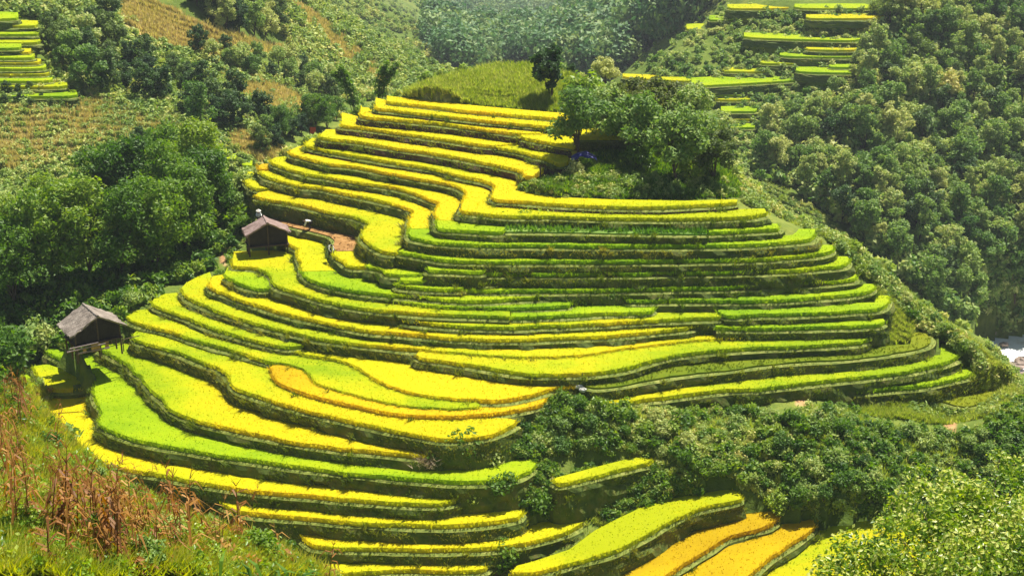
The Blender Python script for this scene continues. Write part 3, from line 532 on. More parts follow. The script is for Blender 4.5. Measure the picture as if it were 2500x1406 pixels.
    gp = (rowsb[kk, q] * (1 - f) + rowsb[kk + 1, q] * f) * (1 - g2) + (rowsb[kk, q + 1] * (1 - f) + rowsb[kk + 1, q + 1] * f) * g2
    msk = (vnoise(gp[:, 0], gp[:, 1] + gp[:, 2], 2.3, 77) > -.2); gp = gp[msk]; q = q[msk]
    bv, bt = blades(gp, 2, .30, .055, .7, rng, up=nrm[q]); V.append(bv); polys.append(bt + off); mi.append(1)
    nc = 0 if far else n_ // 9
    if nc:
        off += len(bv); q = rng.integers(0, n_ - 1, nc); kk = rng.integers(0, 3, nc); cc = np.repeat(rowsb[kk, q], 14, 0) + rng.normal(0, .14, (nc * 14, 3)); qq = np.repeat(q, 14)
        bv, bt = blades(cc, 2, .5, .07, .9, rng, up=nrm[qq]); V.append(bv); polys.append(bt + off); mi.append(1)
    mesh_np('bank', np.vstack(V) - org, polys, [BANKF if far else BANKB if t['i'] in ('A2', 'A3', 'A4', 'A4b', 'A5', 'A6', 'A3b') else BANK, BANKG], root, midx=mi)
    sx, x0 = t.get('tilt', (0, 0))
    if sx:
        for c in root.children:
            n3 = np.empty(len(c.data.vertices) * 3, np.float32); c.data.vertices.foreach_get('co', n3); n3 = n3.reshape(-1, 3)
            n3[:, 2] += sx * (n3[:, 0] + org[0] - x0); c.data.vertices.foreach_set('co', n3.ravel()); c.data.update()
    return root
for t in T:
    build_terrace(t, group='rice terraces on the central hill' if t['k'] not in 'VB' else None)
ORD = ['first', 'second', 'third', 'fourth', 'fifth', 'sixth', 'seventh', 'eighth', 'ninth', 'tenth', 'eleventh', 'twelfth', 'thirteenth', 'fourteenth', 'fifteenth', 'sixteenth', 'seventeenth', 'eighteenth', 'nineteenth', 'twentieth']
def far_stair(rows, k, lab, grp, pre):
    for n_, (x0, x1, y0, y1, dp) in enumerate(rows):
        xm, ym = (x0 + x1) / 2, (y0 + y1) / 2; q = hit([xm], [ym])[0]
        z = q[2] + .32; bow = 4 if x1 - x0 > 100 else 1.5
        F = [(x0, y0 - 2), (x0 + (x1 - x0) * .06, y0 + .3), (xm, ym + bow * .4), (x1 - (x1 - x0) * .05, y1 + .3), (x1, y1 - 2)]
        B = [(x1, y1 - dp), (xm, ym - dp - 1), (x0, y0 - dp)]
        t = dict(i=pre + str(n_), z=z, k=k[n_ % len(k)], label=lab % ORD[n_], F=F, B=B, h=.35, step=1.0)
        t['W'], t['Bw'] = outline(t); build_terrace(t, True, grp)
far_stair(FARW, 'GL', '%s thin strip, counted downward, on the far terraced hill beside the forest', 'strips of the far terraced hill', 'W')
far_stair(FARY, 'LG', '%s strip, counted downward, of the small stair cut by the upper left edge', 'strips of the far left stair', 'Y')
far_stair(FARZ[:3], 'L', '%s tiny green plot, counted downward, beside the feathery tall tree', 'tiny plots beside the feathery tree', 'Z')
far_stair(FARZ[3:], 'D', '%s faint tiny plot, counted downward, on the slope above the dark trees', 'faint plots on the left slope', 'z')

# ------------------------------------------------------------------ foliage
def leaf_cloud(rng, lobes, n, size, flat=.0, hollow=.55):
    """n leaf sprays spread through the lobes (cx,cy,cz,rx,ry,rz)"""
    L_ = np.array(lobes, float); vol = (L_[:, 3] * L_[:, 4] * L_[:, 5]) ** .67; k = rng.choice(len(L_), n, p=vol / vol.sum())
    u = rng.normal(size=(n, 3)); u /= np.linalg.norm(u, axis=1, keepdims=True); r = hollow + (1 - hollow) * rng.random(n) ** .6
    r *= 1 + .16 * rng.standard_normal(n)
    C = L_[k, :3] + u * r[:, None] * L_[k, 3:]
    nn = u * .8 + rng.normal(0, .75, (n, 3)); nn[:, 2] += .45; nn /= np.linalg.norm(nn, axis=1, keepdims=True)
    a = np.cross(nn, rng.normal(size=(n, 3))); a /= np.linalg.norm(a, axis=1, keepdims=True) + 1e-9; b = np.cross(nn, a)
    s = size * rng.uniform(.55, 1.3, n)[:, None]
    droop = nn * s * .25
    V = np.stack([C - a * s, C - b * s * .55 - droop * 0, C + a * s - droop, C + b * s * .55], 1).reshape(-1, 3)
    return V, np.arange(n * 4).reshape(-1, 4)
def crown_lobes(rng, w_, h_, n_l, z0):
    out = [(0, 0, z0 + h_ * .55, w_ * .2, w_ * .2, h_ * .3)]
    for _ in range(int(n_l * 1.5)):
        a = rng.uniform(0, 2 * math.pi); zz = rng.uniform(.12, .95); prof = math.sin(math.pi * (.18 + .74 * zz)) ** .7
        r = w_ * .40 * prof * rng.uniform(.45, 1.15); s = w_ * rng.uniform(.09, .19)
        out.append((r * math.cos(a), r * math.sin(a), z0 + h_ * zz, s, s, s * rng.uniform(.7, 1.0)))
    return out
def make_tree(name, seed, w_, h_, trunk_h, mat, n, size, n_l=14, tr=.16, limbs=5):
    """tree of total height h_: tapered trunk with limbs, crown of leaf sprays; at the origin"""
    rng = np.random.default_rng(seed); root = empty(name, (0, 0, 0))
    lobes = crown_lobes(rng, w_, h_ - trunk_h, n_l, trunk_h)
    m = MB(); bend = rng.normal(0, .05 * h_, 2); pts = [(0, 0, -.8), (0, 0, 0.0), (bend[0] * .4, bend[1] * .4, trunk_h * .6), (bend[0], bend[1], trunk_h + (h_ - trunk_h) * .45)]
    m.path(pts, [tr * 1.4, tr * 1.2, tr * .85, tr * .4])
    for k in range(min(limbs, len(lobes) - 1)):
        l = lobes[1 + k]; m.path([pts[2], ((pts[2][0] + l[0]) * .5, (pts[2][1] + l[1]) * .5, (pts[2][2] + l[2]) * .5 + .2), l[:3]], [tr * .5, tr * .33, tr * .15], 5)
    m.build('trunk', BARK, root)
    V, Fq = leaf_cloud(rng, lobes, n, size); mesh_np('crown', V, [Fq], [mat], root)
    return root
PROTO = {}
USED = set()
def proto(key, fn):
    if key not in PROTO: PROTO[key] = fn()
    return PROTO[key]
def plant(key, loc, sc, rz, label, cat, group=None, sz=None):
    p = PROTO[key]
    o = p if key not in USED else copy_tree(p); USED.add(key)
    o.location = loc; o.rotation_euler = (0, 0, rz); o.scale = (sc, sc, sz or sc)
    for k_ in ('label', 'category', 'group'):
        if k_ in o: del o[k_]
    return tag(o, label, cat, group)
for s_ in range(6): proto(f'forest{s_}', lambda: make_tree('forest_tree', 100 + s_, 6.2, 7.5, 1.6, F_FOREST, 2100, .29, 16))
for s_ in range(2): proto(f'folive{s_}', lambda: make_tree('forest_tree', 130 + s_, 6.0, 7.0, 1.4, F_OLIVE, 2100, .28, 16))
for s_ in range(2): proto(f'tall{s_}', lambda: make_tree('forest_tree', 150 + s_, 4.6, 9.5, 2.6, F_FOREST, 2000, .26, 16))
proto('fdark0', lambda: make_tree('forest_tree', 170, 5.6, 8.0, 1.6, F_DARK, 2000, .27, 16))
for s_ in range(4): proto(f'lush{s_}', lambda: make_tree('broadleaf_tree', 200 + s_, 7.0, 9.5, 1.6, F_LUSH, 6500, .20, 24, .18))
for s_ in range(3): proto(f'dark{s_}', lambda: make_tree('dark_tree', 300 + s_, 5.2, 7.5, 1.6, F_DARK, 2600, .24, 15))
for s_ in range(3): proto(f'clump{s_}', lambda: make_tree('broadleaf_tree', 400 + s_, 5.6, 7.0, 2.3, F_FOREST, 4600, .19, 18, .13))
for s_ in range(2): proto(f'rust{s_}', lambda: make_tree('broadleaf_tree', 420 + s_, 5.4, 6.8, 2.2, F_RUST, 4600, .19, 18, .13))
proto('green', lambda: make_tree('broadleaf_tree', 440, 6.0, 6.0, 2.4, F_FOREST, 4600, .19, 18, .13))
def make_bush(name, seed, mat, n=1000, size=.135, w_=2.4, h_=1.7):
    rng = np.random.default_rng(seed); root = empty(name, (0, 0, 0)); lobes = []
    for k in range(9):
        a = rng.uniform(0, 6.28); r = w_ * .3 * rng.uniform(.2, 1); s = w_ * rng.uniform(.16, .27)
        lobes.append((r * math.cos(a), r * math.sin(a), h_ * rng.uniform(.25, .75), s, s, s * rng.uniform(.7, 1.1)))
    m = MB()
    for l in lobes[:5]: m.path([(0, 0, -.3), (l[0] * .4, l[1] * .4, l[2] * .5), l[:3]], [.05, .035, .012], 5)
    m.build('stem', BARK, root); V, Fq = leaf_cloud(rng, lobes, n, size, hollow=.4); mesh_np('foliage', V, [Fq], [mat], root)
    return root
for nm, mt in (('lush', F_LUSH), ('olive', F_OLIVE), ('bright', F_BRIGHT), ('forest', F_FOREST)):
    for s_ in range(2): proto(f'bush_{nm}{s_}', lambda: make_bush('bush', 500 + s_ + 10 * len(nm), mt))

def rnd_in(poly, n, seed):
    rng = np.random.default_rng(seed); P = np.array(poly, float); lo, hi = P.min(0), P.max(0); out = np.zeros((0, 2))
    while len(out) < n:
        q = lo + (hi - lo) * rng.random((n * 3, 2)); out = np.vstack([out, q[inpoly(q[:, 0], q[:, 1], poly)]])
    return out[:n]
def spaced(poly, n, gap, seed):
    c = rnd_in(poly, n * 12, seed); keep = []
    for p in c:
        if all((p[0] - k[0]) ** 2 + ((p[1] - k[1]) * 1.25) ** 2 > gap * gap for k in keep): keep.append(p)
        if len(keep) >= n: break
    return np.array(keep)
rng = np.random.default_rng(5)
RIGHT = [(1870,345),(1880,320),(1990,270),(2090,200),(2130,60),(2180,-30),(2560,-30),(2560,775),(2440,790),(2370,800),(2310,780),(2210,700),(2080,570),(2000,510),(1900,450),(1830,420)]
def scatter(poly, n, gap, seed, keys, size, label, cat, group, dmin=None):
    P = spaced(poly, n, gap, seed); Q = hit(P[:, 0], P[:, 1]); g = np.random.default_rng(seed)
    for q in Q:
        if np.isnan(q[0]) or (dmin and np.linalg.norm(q - CAM) < dmin): g.random(4); continue
        plant(keys[int(g.integers(len(keys)))], (q[0], q[1], q[2] - .3), g.uniform(*size), g.uniform(0, 6.28), label, cat, group)
scatter(RIGHT, 295, 31, 21, ['forest0', 'forest1', 'forest2', 'forest3', 'forest4', 'forest5', 'tall0', 'tall1', 'folive0', 'folive1', 'fdark0', 'tall0', 'forest1', 'forest2', 'fdark0', 'tall1'], (.42, 1.1),
        'rounded tree in the dense forest on the right hand mountainside', 'tree', 'trees of the right forest', 200)
scatter([(470,10),(560,-30),(720,-30),(700,60),(690,100),(600,100),(520,70)], 26, 28, 22, ['dark0', 'dark1', 'forest2'], (.7, 1.1), 'dark tree in the wood above the tan slope at upper left', 'tree', 'wood above the tan slope')
scatter([(100,120),(180,100),(240,110),(330,180),(440,200),(560,270),(640,300),(660,320),(560,330),(430,300),(330,250),(240,260),(180,200)], 26, 38, 23, ['dark0', 'dark1', 'dark2', 'forest1'], (.6, 1.05), 'dark tree in the diagonal band beside the small left stair', 'tree', 'diagonal band of dark trees')
scatter([(480,140),(640,140),(800,210),(880,270),(800,260),(700,210),(560,190)], 24, 30, 24, ['forest0', 'forest4', 'dark2'], (.45, .8), 'small tree on the slope between the two tan grass patches', 'tree', 'trees between the tan patches')
scatter([(620,340),(700,310),(800,290),(850,300),(770,330),(700,360),(640,390)], 14, 26, 25, ['forest1', 'dark1', 'lush0'], (.4, .65), 'small tree in the hollow behind the golden stair', 'tree', 'trees behind the golden stair')
scatter([(0,225),(180,235),(230,260),(120,275),(0,265)], 12, 26, 26, ['dark0', 'dark2'], (.2, .32), 'small dark tree in the row under the small left stair', 'tree', 'row under the left stair')
def one(key, px, py, sc, label, D=None, cat='tree', group=None, sz=None, rz=None):
    if D is None: q = hit([px], [py])[0]
    else:
        q = at_d(np.array(px, float), np.array(py, float), np.array(D, float))
    return plant(key, (q[0], q[1], q[2] - .1), sc, random.uniform(0, 6.28) if rz is None else rz, label, cat, group, sz)
# lush trees crowding the ravine left of the huts
LU = [(40,760,1.0,'bright green tree at the left edge, level with the larger hut'),(120,700,1.15,'big lush tree left of and behind the larger hut'),(210,690,1.15,'tall lush tree rising directly behind the larger hut'),(300,690,1.1,'lush tree behind the right corner of the larger hut'),(385,670,1.1,'shaded lush tree between the two huts'),(460,625,1.1,'dark lush tree standing left of the red footpath'),(520,560,.95,'lush tree just left of the red footpath top'),(430,560,1.05,'high lush tree behind the shaded one between the huts'),(330,560,1.1,'lush tree in the middle of the ravine grove'),(235,580,1.1,'lush tree at the heart of the ravine grove, behind the hut'),(500,480,.95,'topmost lush tree of the ravine grove, near the tiny plots'),(400,490,1.0,'lush tree on the top edge of the ravine grove'),(300,500,.85,'lush tree at the upper left corner of the ravine grove'),(130,600,.9,'lush tree at the left rim of the ravine grove'),(20,640,.8,'lush tree touching the left edge above the bright one')]
for n_, (x, y, s, lb) in enumerate(LU): one(f'lush{n_ % 4}', x, y, s, lb, group='ravine grove trees')
for n_, (x, y, k, s, lb) in enumerate([(30,905,'bush_lush0',2.2,'leafy bush in the lower left corner of the ravine, below the bright tree'),(75,870,'bush_forest0',2.0,'grey green bush left of the larger hut'),(10,850,'bush_lush1',2.2,'bush at the left edge beside the larger hut'),(110,855,'bush_forest1',1.5,'dark bush at the left foot of the larger hut'),(330,745,'bush_olive0',1.1,'thin yellowish bush right of the larger hut roof'),(590,520,'bush_olive1',1.5,'pale round bush between footpath and stubble field'),(600,560,'bush_lush1',1.0,'dark bush behind the roof of the smaller hut'),(545,690,'bush_lush0',.9,'bush at the foot of the footpath beside the oval plot'),(575,655,'bush_bright0',.8,'light bush at the corner of the smaller hut field'),(615,470,'bush_olive0',1.6,'pale bush left of the broad yellow green terrace')]):
    one(k, x, y, s, lb, cat='bush')
# knoll clump and solitary trees
KT = [('clump0',1410,402,1.15,'leftmost clump tree with a yellow tinged round crown',146),('bush_bright0',1420,270,2.6,'yellow green crown behind the left clump tree',163),('rust0',1540,385,1.22,'clump tree with orange flushed top at the back',153),('green',1550,404,1.2,'bright green tree in the middle of the clump',147.5),('clump1',1692,392,1.12,'dark tree at the upper right of the clump',151),('clump2',1660,462,1.22,'bushy tree at the front right of the clump, branches to the ground',143),('rust1',1738,466,.98,'rust tinged tree at the right end of the clump',145.5),('clump1',1485,378,1.05,'half hidden tree between the left and middle clump trees',151),('rust0',1625,378,1.2,'rust topped tree behind the middle of the clump',154)]
for k, x, y, s, lb, D in KT: one(k, x, y, s, lb, D, group='clump trees on the knoll')
proto('solitary', lambda: make_tree('solitary_tree', 611, 3.9, 6.9, 2.2, F_DARK, 2300, .24, 13, .11))
one('solitary', 1344, 274, 1.15, 'slim solitary tree with bare trunk on the grassy mound', 161)
one('dark1', 1396, 205, .33, 'small dark tree just right of the solitary tree', 170)
one('forest4', 1475, 222, .58, 'hazy grey green bush tree behind the grassy mound', 178)
proto('feather', lambda: make_tree('feathery_tree', 620, 5.0, 10.5, 2.0, F_FOREST, 2600, .22, 20, .14))
one('feather', 490, 372, 1.0, 'tall feathery tree beside the tiny plots on the left slope', 208)
one('dark2', 343, 372, .5, 'isolated small dark tree on the brown left slope', 206)
one('dark0', 268, 70, 1.0, 'dark tree at the top edge left of the tan slope')
def bamboo(seed, lean, h_):
    rng = np.random.default_rng(seed); root = empty('bamboo', (0, 0, 0)); m = MB(); lob = []
    for k in range(9):
        a = rng.normal(0, .25); hh = h_ * rng.uniform(.7, 1.0); b = rng.normal(0, .5)
        p = [(b * .3, 0, -.3), (b + lean * .15 * hh, rng.normal(0, .2), hh * .55), (b * 1.3 + lean * hh * .42 + a, rng.normal(0, .4), hh * .9), (b * 1.4 + lean * hh * .62 + a, 0, hh * .98)]
        m.path(p, [.05, .04, .025, .01], 5)
        for f in np.linspace(.25, 1, 7):
            i = min(2, int(f * 3)); t = f * 3 - i; c = np.array(p[i]) * (1 - t) + np.array(p[min(i + 1, 3)]) * t; lob.append((*c, .5, .5, .45))
    m.build('culm', BARK, root); V, Fq = leaf_cloud(rng, lob, 1500, .2, hollow=.1); mesh_np('foliage', V, [Fq], [F_LUSH], root)
    return root
proto('bam0', lambda: bamboo(1, -.55, 7.5)); proto('bam1', lambda: bamboo(2, .45, 6.5))
one('bam0', 872, 290, 1.0, 'bamboo clump with a plume arching left behind the golden stair', 196, 'bamboo', rz=0)
one('bam1', 925, 262, .95, 'bamboo clump leaning right above the top golden strip', 186, 'bamboo', rz=0)

# individual bushes on the slopes below the terraces
LOWB = [(1360,985),(1450,1000),(1560,1000),(1700,1010),(1830,1010),(1900,1040),(1980,990),(2080,1005),(2150,1040),(2250,1050),(2330,1065),(2390,1050),(2450,1020),(2470,1080),(2450,1200),(2330,1270),(2200,1290),(2050,1285),(1880,1240),(1800,1200),(1680,1180),(1640,1130),(1560,1100),(1420,1120),(1330,1120),(1080,1112)]
scatter(LOWB, 95, 40, 41, ['bush_lush0', 'bush_lush1', 'bush_forest0', 'bush_forest1', 'bush_bright0', 'bush_forest1', 'bush_olive0'], (.5, 1.0), 'rounded bush on the overgrown slope below the right terraces', 'bush', 'bushes of the lower right slope', 100)
scatter([(1840,440),(1900,470),(2010,540),(2120,640),(2250,760),(2350,840),(2390,890),(2395,905),(2340,870),(2240,800),(2150,720),(2080,640),(2010,580),(1900,530),(1830,490)], 70, 26, 42, ['bush_olive0', 'bush_olive1', 'bush_bright1', 'bush_lush1', 'bush_forest1'], (.45, .9), 'bush along the right shoulder of the terraced hill', 'bush', 'bushes of the right shoulder', 100)
for n_, (x, y, k, s, lb) in enumerate([(1130,1136,'bush_lush0',1.5,'dark leafy bush at the right of the straw heap'),(1060,1138,'bush_lush1',1.2,'dark leafy bush touching the straw heap'),(1190,1130,'bush_forest0',1.2,'bush above the right part of the big green terrace'),(1150,1238,'bush_bright0',1.0,'arched bush at the end of the yellow terrace in the gully'),(1215,1215,'bush_lush1',1.3,'bush in the gully right of the arched one'),(1330,1250,'bush_lush0',1.1,'bush at the tip of the third strip from the bottom'),(1225,1398,'bush_lush1',1.3,'dark bush between the lowest strip and the slanting terrace'),(1272,575,'bush_bright1',1.0,'pale leafy bush at the left end of the vine shelf'),(1450,738,'bush_bright0',.75,'left ferny bush beside the lime terrace'),(1490,736,'bush_lush0',.7,'right ferny bush beside the lime terrace'),(1733,800,'bush_lush1',.42,'small bush where two lime strips meet'),(1555,412,'bush_bright0',1.5,'bright shrub below the middle clump tree'),(1690,436,'bush_bright1',1.4,'bright shrub at the foot of the bushy clump tree'),(1405,432,'bush_forest0',.9,'dark shrub at the left end of the knoll'),(1345,428,'bush_forest1',.6,'small dark shrub near the brown post')]):
    one(k, x, y, s, lb, cat='bush')

# ------------------------------------------------------------------ masses nobody could count
def shrub_mass(name, label, specs, mat, leaves=80, lsize=.24, dmin=0, dmax=9999):
    """specs: (poly, n, (smin,smax), seed)"""
    V = []; tint = []; g = np.random.default_rng(len(name) * 31 + leaves)
    protos = []
    for k in range(5):
        lob = []
        for _ in range(6):
            a = g.uniform(0, 6.28); r = .3 * g.random(); s = g.uniform(.2, .34); lob.append((r * math.cos(a), r * math.sin(a), g.uniform(.15, .6), s, s, s * .9))
        protos.append(leaf_cloud(g, lob, leaves, lsize, hollow=.4)[0])
    for poly, n_, (s0, s1), seed in specs:
        P = rnd_in(poly, n_, seed); Q = hit(P[:, 0], P[:, 1]); Q = Q[~np.isnan(Q[:, 0])]; gg = np.random.default_rng(seed)
        D_ = np.linalg.norm(Q - CAM, axis=1); Q = Q[(D_ > dmin) & (D_ < dmax)]; qx_, qy_ = to_px(Q)
        for dp in DRYP[:4]: k_ = ~inpoly(qx_, qy_, dp) | (gg.random(len(Q)) < .16); Q, qx_, qy_ = Q[k_], qx_[k_], qy_[k_]
        for k in range(5):
            q = Q[k::5]; m = len(q)
            if not m: continue
            a = gg.uniform(0, 6.28, m); s = gg.uniform(s0, s1, m)[:, None]; p = protos[k]
            x = (p[None, :, 0] * np.cos(a)[:, None] - p[None, :, 1] * np.sin(a)[:, None]) * s + q[:, 0:1]
            y = (p[None, :, 0] * np.sin(a)[:, None] + p[None, :, 1] * np.cos(a)[:, None]) * s + q[:, 1:2]
            zz = p[None, :, 2] * s + q[:, 2:3] - .1
            V.append(np.stack([x, y, zz], -1).reshape(-1, 3)); tint.append(np.repeat(gg.random(m), len(p)))
    V = np.vstack(V); o = mesh_np(name, V, [np.arange(len(V)).reshape(-1, 4)], [mat], attrs={'tint': np.concatenate(tint)})
    return tag(o, label, 'undergrowth', kind='stuff')
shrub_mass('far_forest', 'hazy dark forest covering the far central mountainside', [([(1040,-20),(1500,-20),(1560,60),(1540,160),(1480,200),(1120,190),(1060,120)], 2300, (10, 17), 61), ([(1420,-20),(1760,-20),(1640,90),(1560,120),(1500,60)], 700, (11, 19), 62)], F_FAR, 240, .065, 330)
shrub_mass('forest_undergrowth', 'low undergrowth between the trees of the right forest', [(RIGHT, 2600, (2.0, 4.6), 63), ([(1775,325),(1875,335),(1865,450),(1800,440)], 110, (1.2, 2.6), 68), ([(2370,720),(2560,700),(2560,812),(2440,822),(2370,815)], 170, (1.5, 3.4), 67), ([(1540,170),(1640,90),(1760,10),(1900,40),(2100,30),(2130,180),(1990,240),(1850,330),(1650,300),(1600,200)], 700, (1.2, 2.4), 64)], F_FOREST, 120, .13, 190)
shrub_mass('hill_scrub', 'green scrub over the hazy spur and left valley side', [([(640,0),(760,-20),(1050,-20),(1100,100),(1110,195),(1000,230),(860,260),(740,170)], 1700, (1.6, 3.4), 65), ([(240,40),(330,100),(480,150),(640,160),(860,290),(640,330),(500,340),(330,290),(240,240),(100,240),(130,90)], 1100, (1.2, 2.8), 66), ([(0,-20),(300,-20),(330,60),(200,120),(90,60),(0,30)], 300, (1.5, 3), 67)], F_OLIVE, 120, .125, 190)
shrub_mass('slope_weeds', 'mixed weeds and low shrubs on the brown left slope', [([(0,240),(250,250),(480,300),(640,330),(660,400),(600,450),(430,470),(200,520),(0,600)], 2600, (.8, 1.9), 68)], F_OLIVE, 90, .13, 170)
shrub_mass('lower_undergrowth', 'tangled undergrowth of the slope below the right terraces', [(LOWB, 380, (.7, 1.6), 69), ([(2490,985),(2530,960),(2560,1100),(2520,1260),(2440,1200),(2430,1000)], 160, (.7, 1.5), 77), ([(1270,1130),(1330,1110),(1380,1180),(1460,1230),(1330,1290),(1270,1230)], 240, (.5, 1.1), 70), ([(1040,1105),(1250,1080),(1260,1040),(1330,990),(1430,960),(1420,1010),(1300,1110),(1200,1140),(1060,1142)], 260, (.6, 1.2), 71), ([(1120,1190),(1290,1160),(1290,1250),(1180,1245)], 90, (.6, 1.1), 72), ([(1360,1185),(1600,1130),(1660,1180),(1720,1210),(1480,1290),(1460,1240),(1400,1230)], 300, (.5, 1.2), 73)], F_LUSH, 120, .14)
shrub_mass('slope_herbs', 'olive weeds and herbs over the slope below the right terraces', [(LOWB, 900, (.5, 1.1), 169), ([(1040,1105),(1250,1080),(1330,990),(1430,960),(1420,1010),(1300,1110),(1200,1140),(1340,1260),(1460,1240),(1700,1210),(1600,1120),(1340,1180)], 420, (.4, .9), 171)], F_OLIVE, 100, .12)
shrub_mass('vines', 'leafy vines trailing over the overgrown shelf and bank', [([(1240,552),(1720,552),(1724,574),(1240,574)], 220, (1.3, 1.9), 181), ([(1406,716),(1516,716),(1520,744),(1420,746)], 60, (1.0, 1.5), 182)], F_BRIGHT, 90, .12)
shrub_mass('shoulder_undergrowth', 'pale weeds along the right shoulder of the terraced hill', [([(1810,430),(1900,470),(2010,540),(2120,640),(2250,760),(2370,850),(2410,905),(2390,915),(2330,850),(2240,800),(2150,720),(2080,640),(2010,580),(1900,530),(1810,500)], 1100, (.6, 1.4), 74), ([(2400,840),(2450,870),(2510,960),(2490,1010),(2300,1030),(2190,1005),(2480,960)], 260, (.5, 1.2), 78), ([(2150,740),(2190,750),(2225,820),(2130,842),(2120,815),(2170,790)], 40, (.3, .8), 80), ([(540,520),(600,470),(620,520),(600,620),(565,640),(530,600)], 60, (.5, 1.0), 79), ([(1260,470),(1330,425),(1500,430),(1760,440),(1810,480),(1600,490),(1400,486)], 260, (.6, 1.2), 75)], F_OLIVE, 100, .13)
shrub_mass('ravine_undergrowth', 'dark green undergrowth below the ravine trees', [([(0,600),(300,560),(560,480),(600,470),(600,560),(560,640),(440,700),(360,740),(250,860),(120,860),(60,920),(0,960)], 900, (1.0, 2.4), 76)], F_LUSH, 120, .14)
def hidden_scrub():
    g = np.random.default_rng(201); a = R(1) * g.uniform(-26, 26, 9000); r = 85 + 190 * g.random(9000) ** .8; x = r * np.sin(a); y = r * np.cos(a); z = hgt(x, y)
    P = np.column_stack([x, y, z]); ok = z > -29
    for t in T: ok &= ~inpoly(x, y, [tuple(q) for q in np.vstack([t['W'], t['Bw']])])
    px, py = to_px(P); inside = (px > -20) & (px < 2520) & (py > -20) & (py < 1430); h_ = hit(px, py); vis = inside & (np.linalg.norm(h_ - CAM, axis=1) > np.linalg.norm(P - CAM, axis=1) - 4)
    P = P[ok & ~vis][:3600]; p = leaf_cloud(g, [(0, 0, .35, .3, .3, .3), (.25, .1, .25, .2, .2, .2), (-.2, .15, .3, .22, .22, .22)], 70, .17, hollow=.4)[0]
    s_ = g.uniform(1.2, 3.0, len(P)); V = (p[None] * s_[:, None, None] + P[:, None]).reshape(-1, 3)
    tag(mesh_np('valley_scrub', V, [np.arange(len(V)).reshape(-1, 4)], [F_OLIVE], attrs={'tint': np.repeat(g.random(len(P)), len(p))}), 'scrub in the hollows behind the terraced hill', 'undergrowth', kind='stuff')
hidden_scrub()
def blade_mass(name, label, specs, mat, hh, wd, lean):
    V = []; tint = []
    for poly, n_, seed in specs:
        P = rnd_in(poly, n_, seed); Q = hit(P[:, 0], P[:, 1]); Q = Q[~np.isnan(Q[:, 0])]; g = np.random.default_rng(seed)
        v, _ = blades(Q, 5, hh, wd, lean, g); V.append(v); tint.append(np.repeat(g.random(len(Q)), 15))
    V = np.vstack(V); o = mesh_np(name, V, [np.arange(len(V)).reshape(-1, 3)], [mat], attrs={'tint': np.concatenate(tint)})
    return tag(o, label, 'grass', kind='stuff')
blade_mass('mound_grass', 'tall pale green grass on the mound above the golden stair', [([(980,240),(1010,210),(1100,180),(1200,160),(1330,160),(1420,190),(1420,290),(1250,272),(1100,255)], 5000, 81)], PALEG, .7, .09, .7)
blade_mass('knoll_grass', 'dark green grass under the trees of the knoll', [([(1255,470),(1330,420),(1420,390),(1520,350),(1700,350),(1800,440),(1815,485),(1600,492),(1400,486)], 5000, 99)], F_LUSH, .5, .09, .8)
blade_mass('slope_grass', 'long yellowish grass on the slope below the right terraces', [(LOWB, 6000, 172), ([(1270,1130),(1380,1180),(1600,1120),(1720,1210),(1480,1290),(1330,1290)], 2500, 173)], PALEG, .5, .06, .8)
blade_mass('shoulder_grass', 'pale yellowish grass on the right shoulder and valley edge', [([(1810,430),(1900,460),(2010,530),(2120,630),(2250,750),(2380,840),(2480,940),(2500,985),(2470,1010),(2300,1040),(2050,1010),(2250,985),(2300,960),(2400,910),(2340,850),(2240,800),(2150,720),(2080,640),(2010,580),(1900,530)], 9000, 176), ([(2130,715),(2180,730),(2225,800),(2228,838),(2120,848),(2100,815),(2165,795)], 2600, 177)], PALEG, .55, .07, .8)
blade_mass('dry_grass', 'tan dry grass patches on the hazy left slopes', [(p, n_, 82 + k) for k, (p, n_) in enumerate(zip(DRYP[:5], (3000, 2000, 2500, 1500, 4000)))], TANG, 1.1, .22, .5)
FG = [(0,900),(120,960),(330,1150),(580,1240),(760,1340),(820,1420),(0,1420)]
blade_mass('foreground_weeds', 'bright yellow green weeds covering the foreground corn slope', [(FG, 15000, 91)], WEED, .6, .05, .9)
shrub_mass('foreground_herbs', 'broad leaved herbs among the corn on the foreground slope', [(FG, 800, (.4, 1.1), 92)], F_BRIGHT, 90, .10)

shrub_mass('dry_weeds', 'rusty dried weeds tangled among the foreground corn', [(FG, 210, (.4, .9), 191), ([(90,1180),(560,1240),(620,1406),(60,1406)], 230, (.5, 1.1), 192)], DRY, 70, .14)

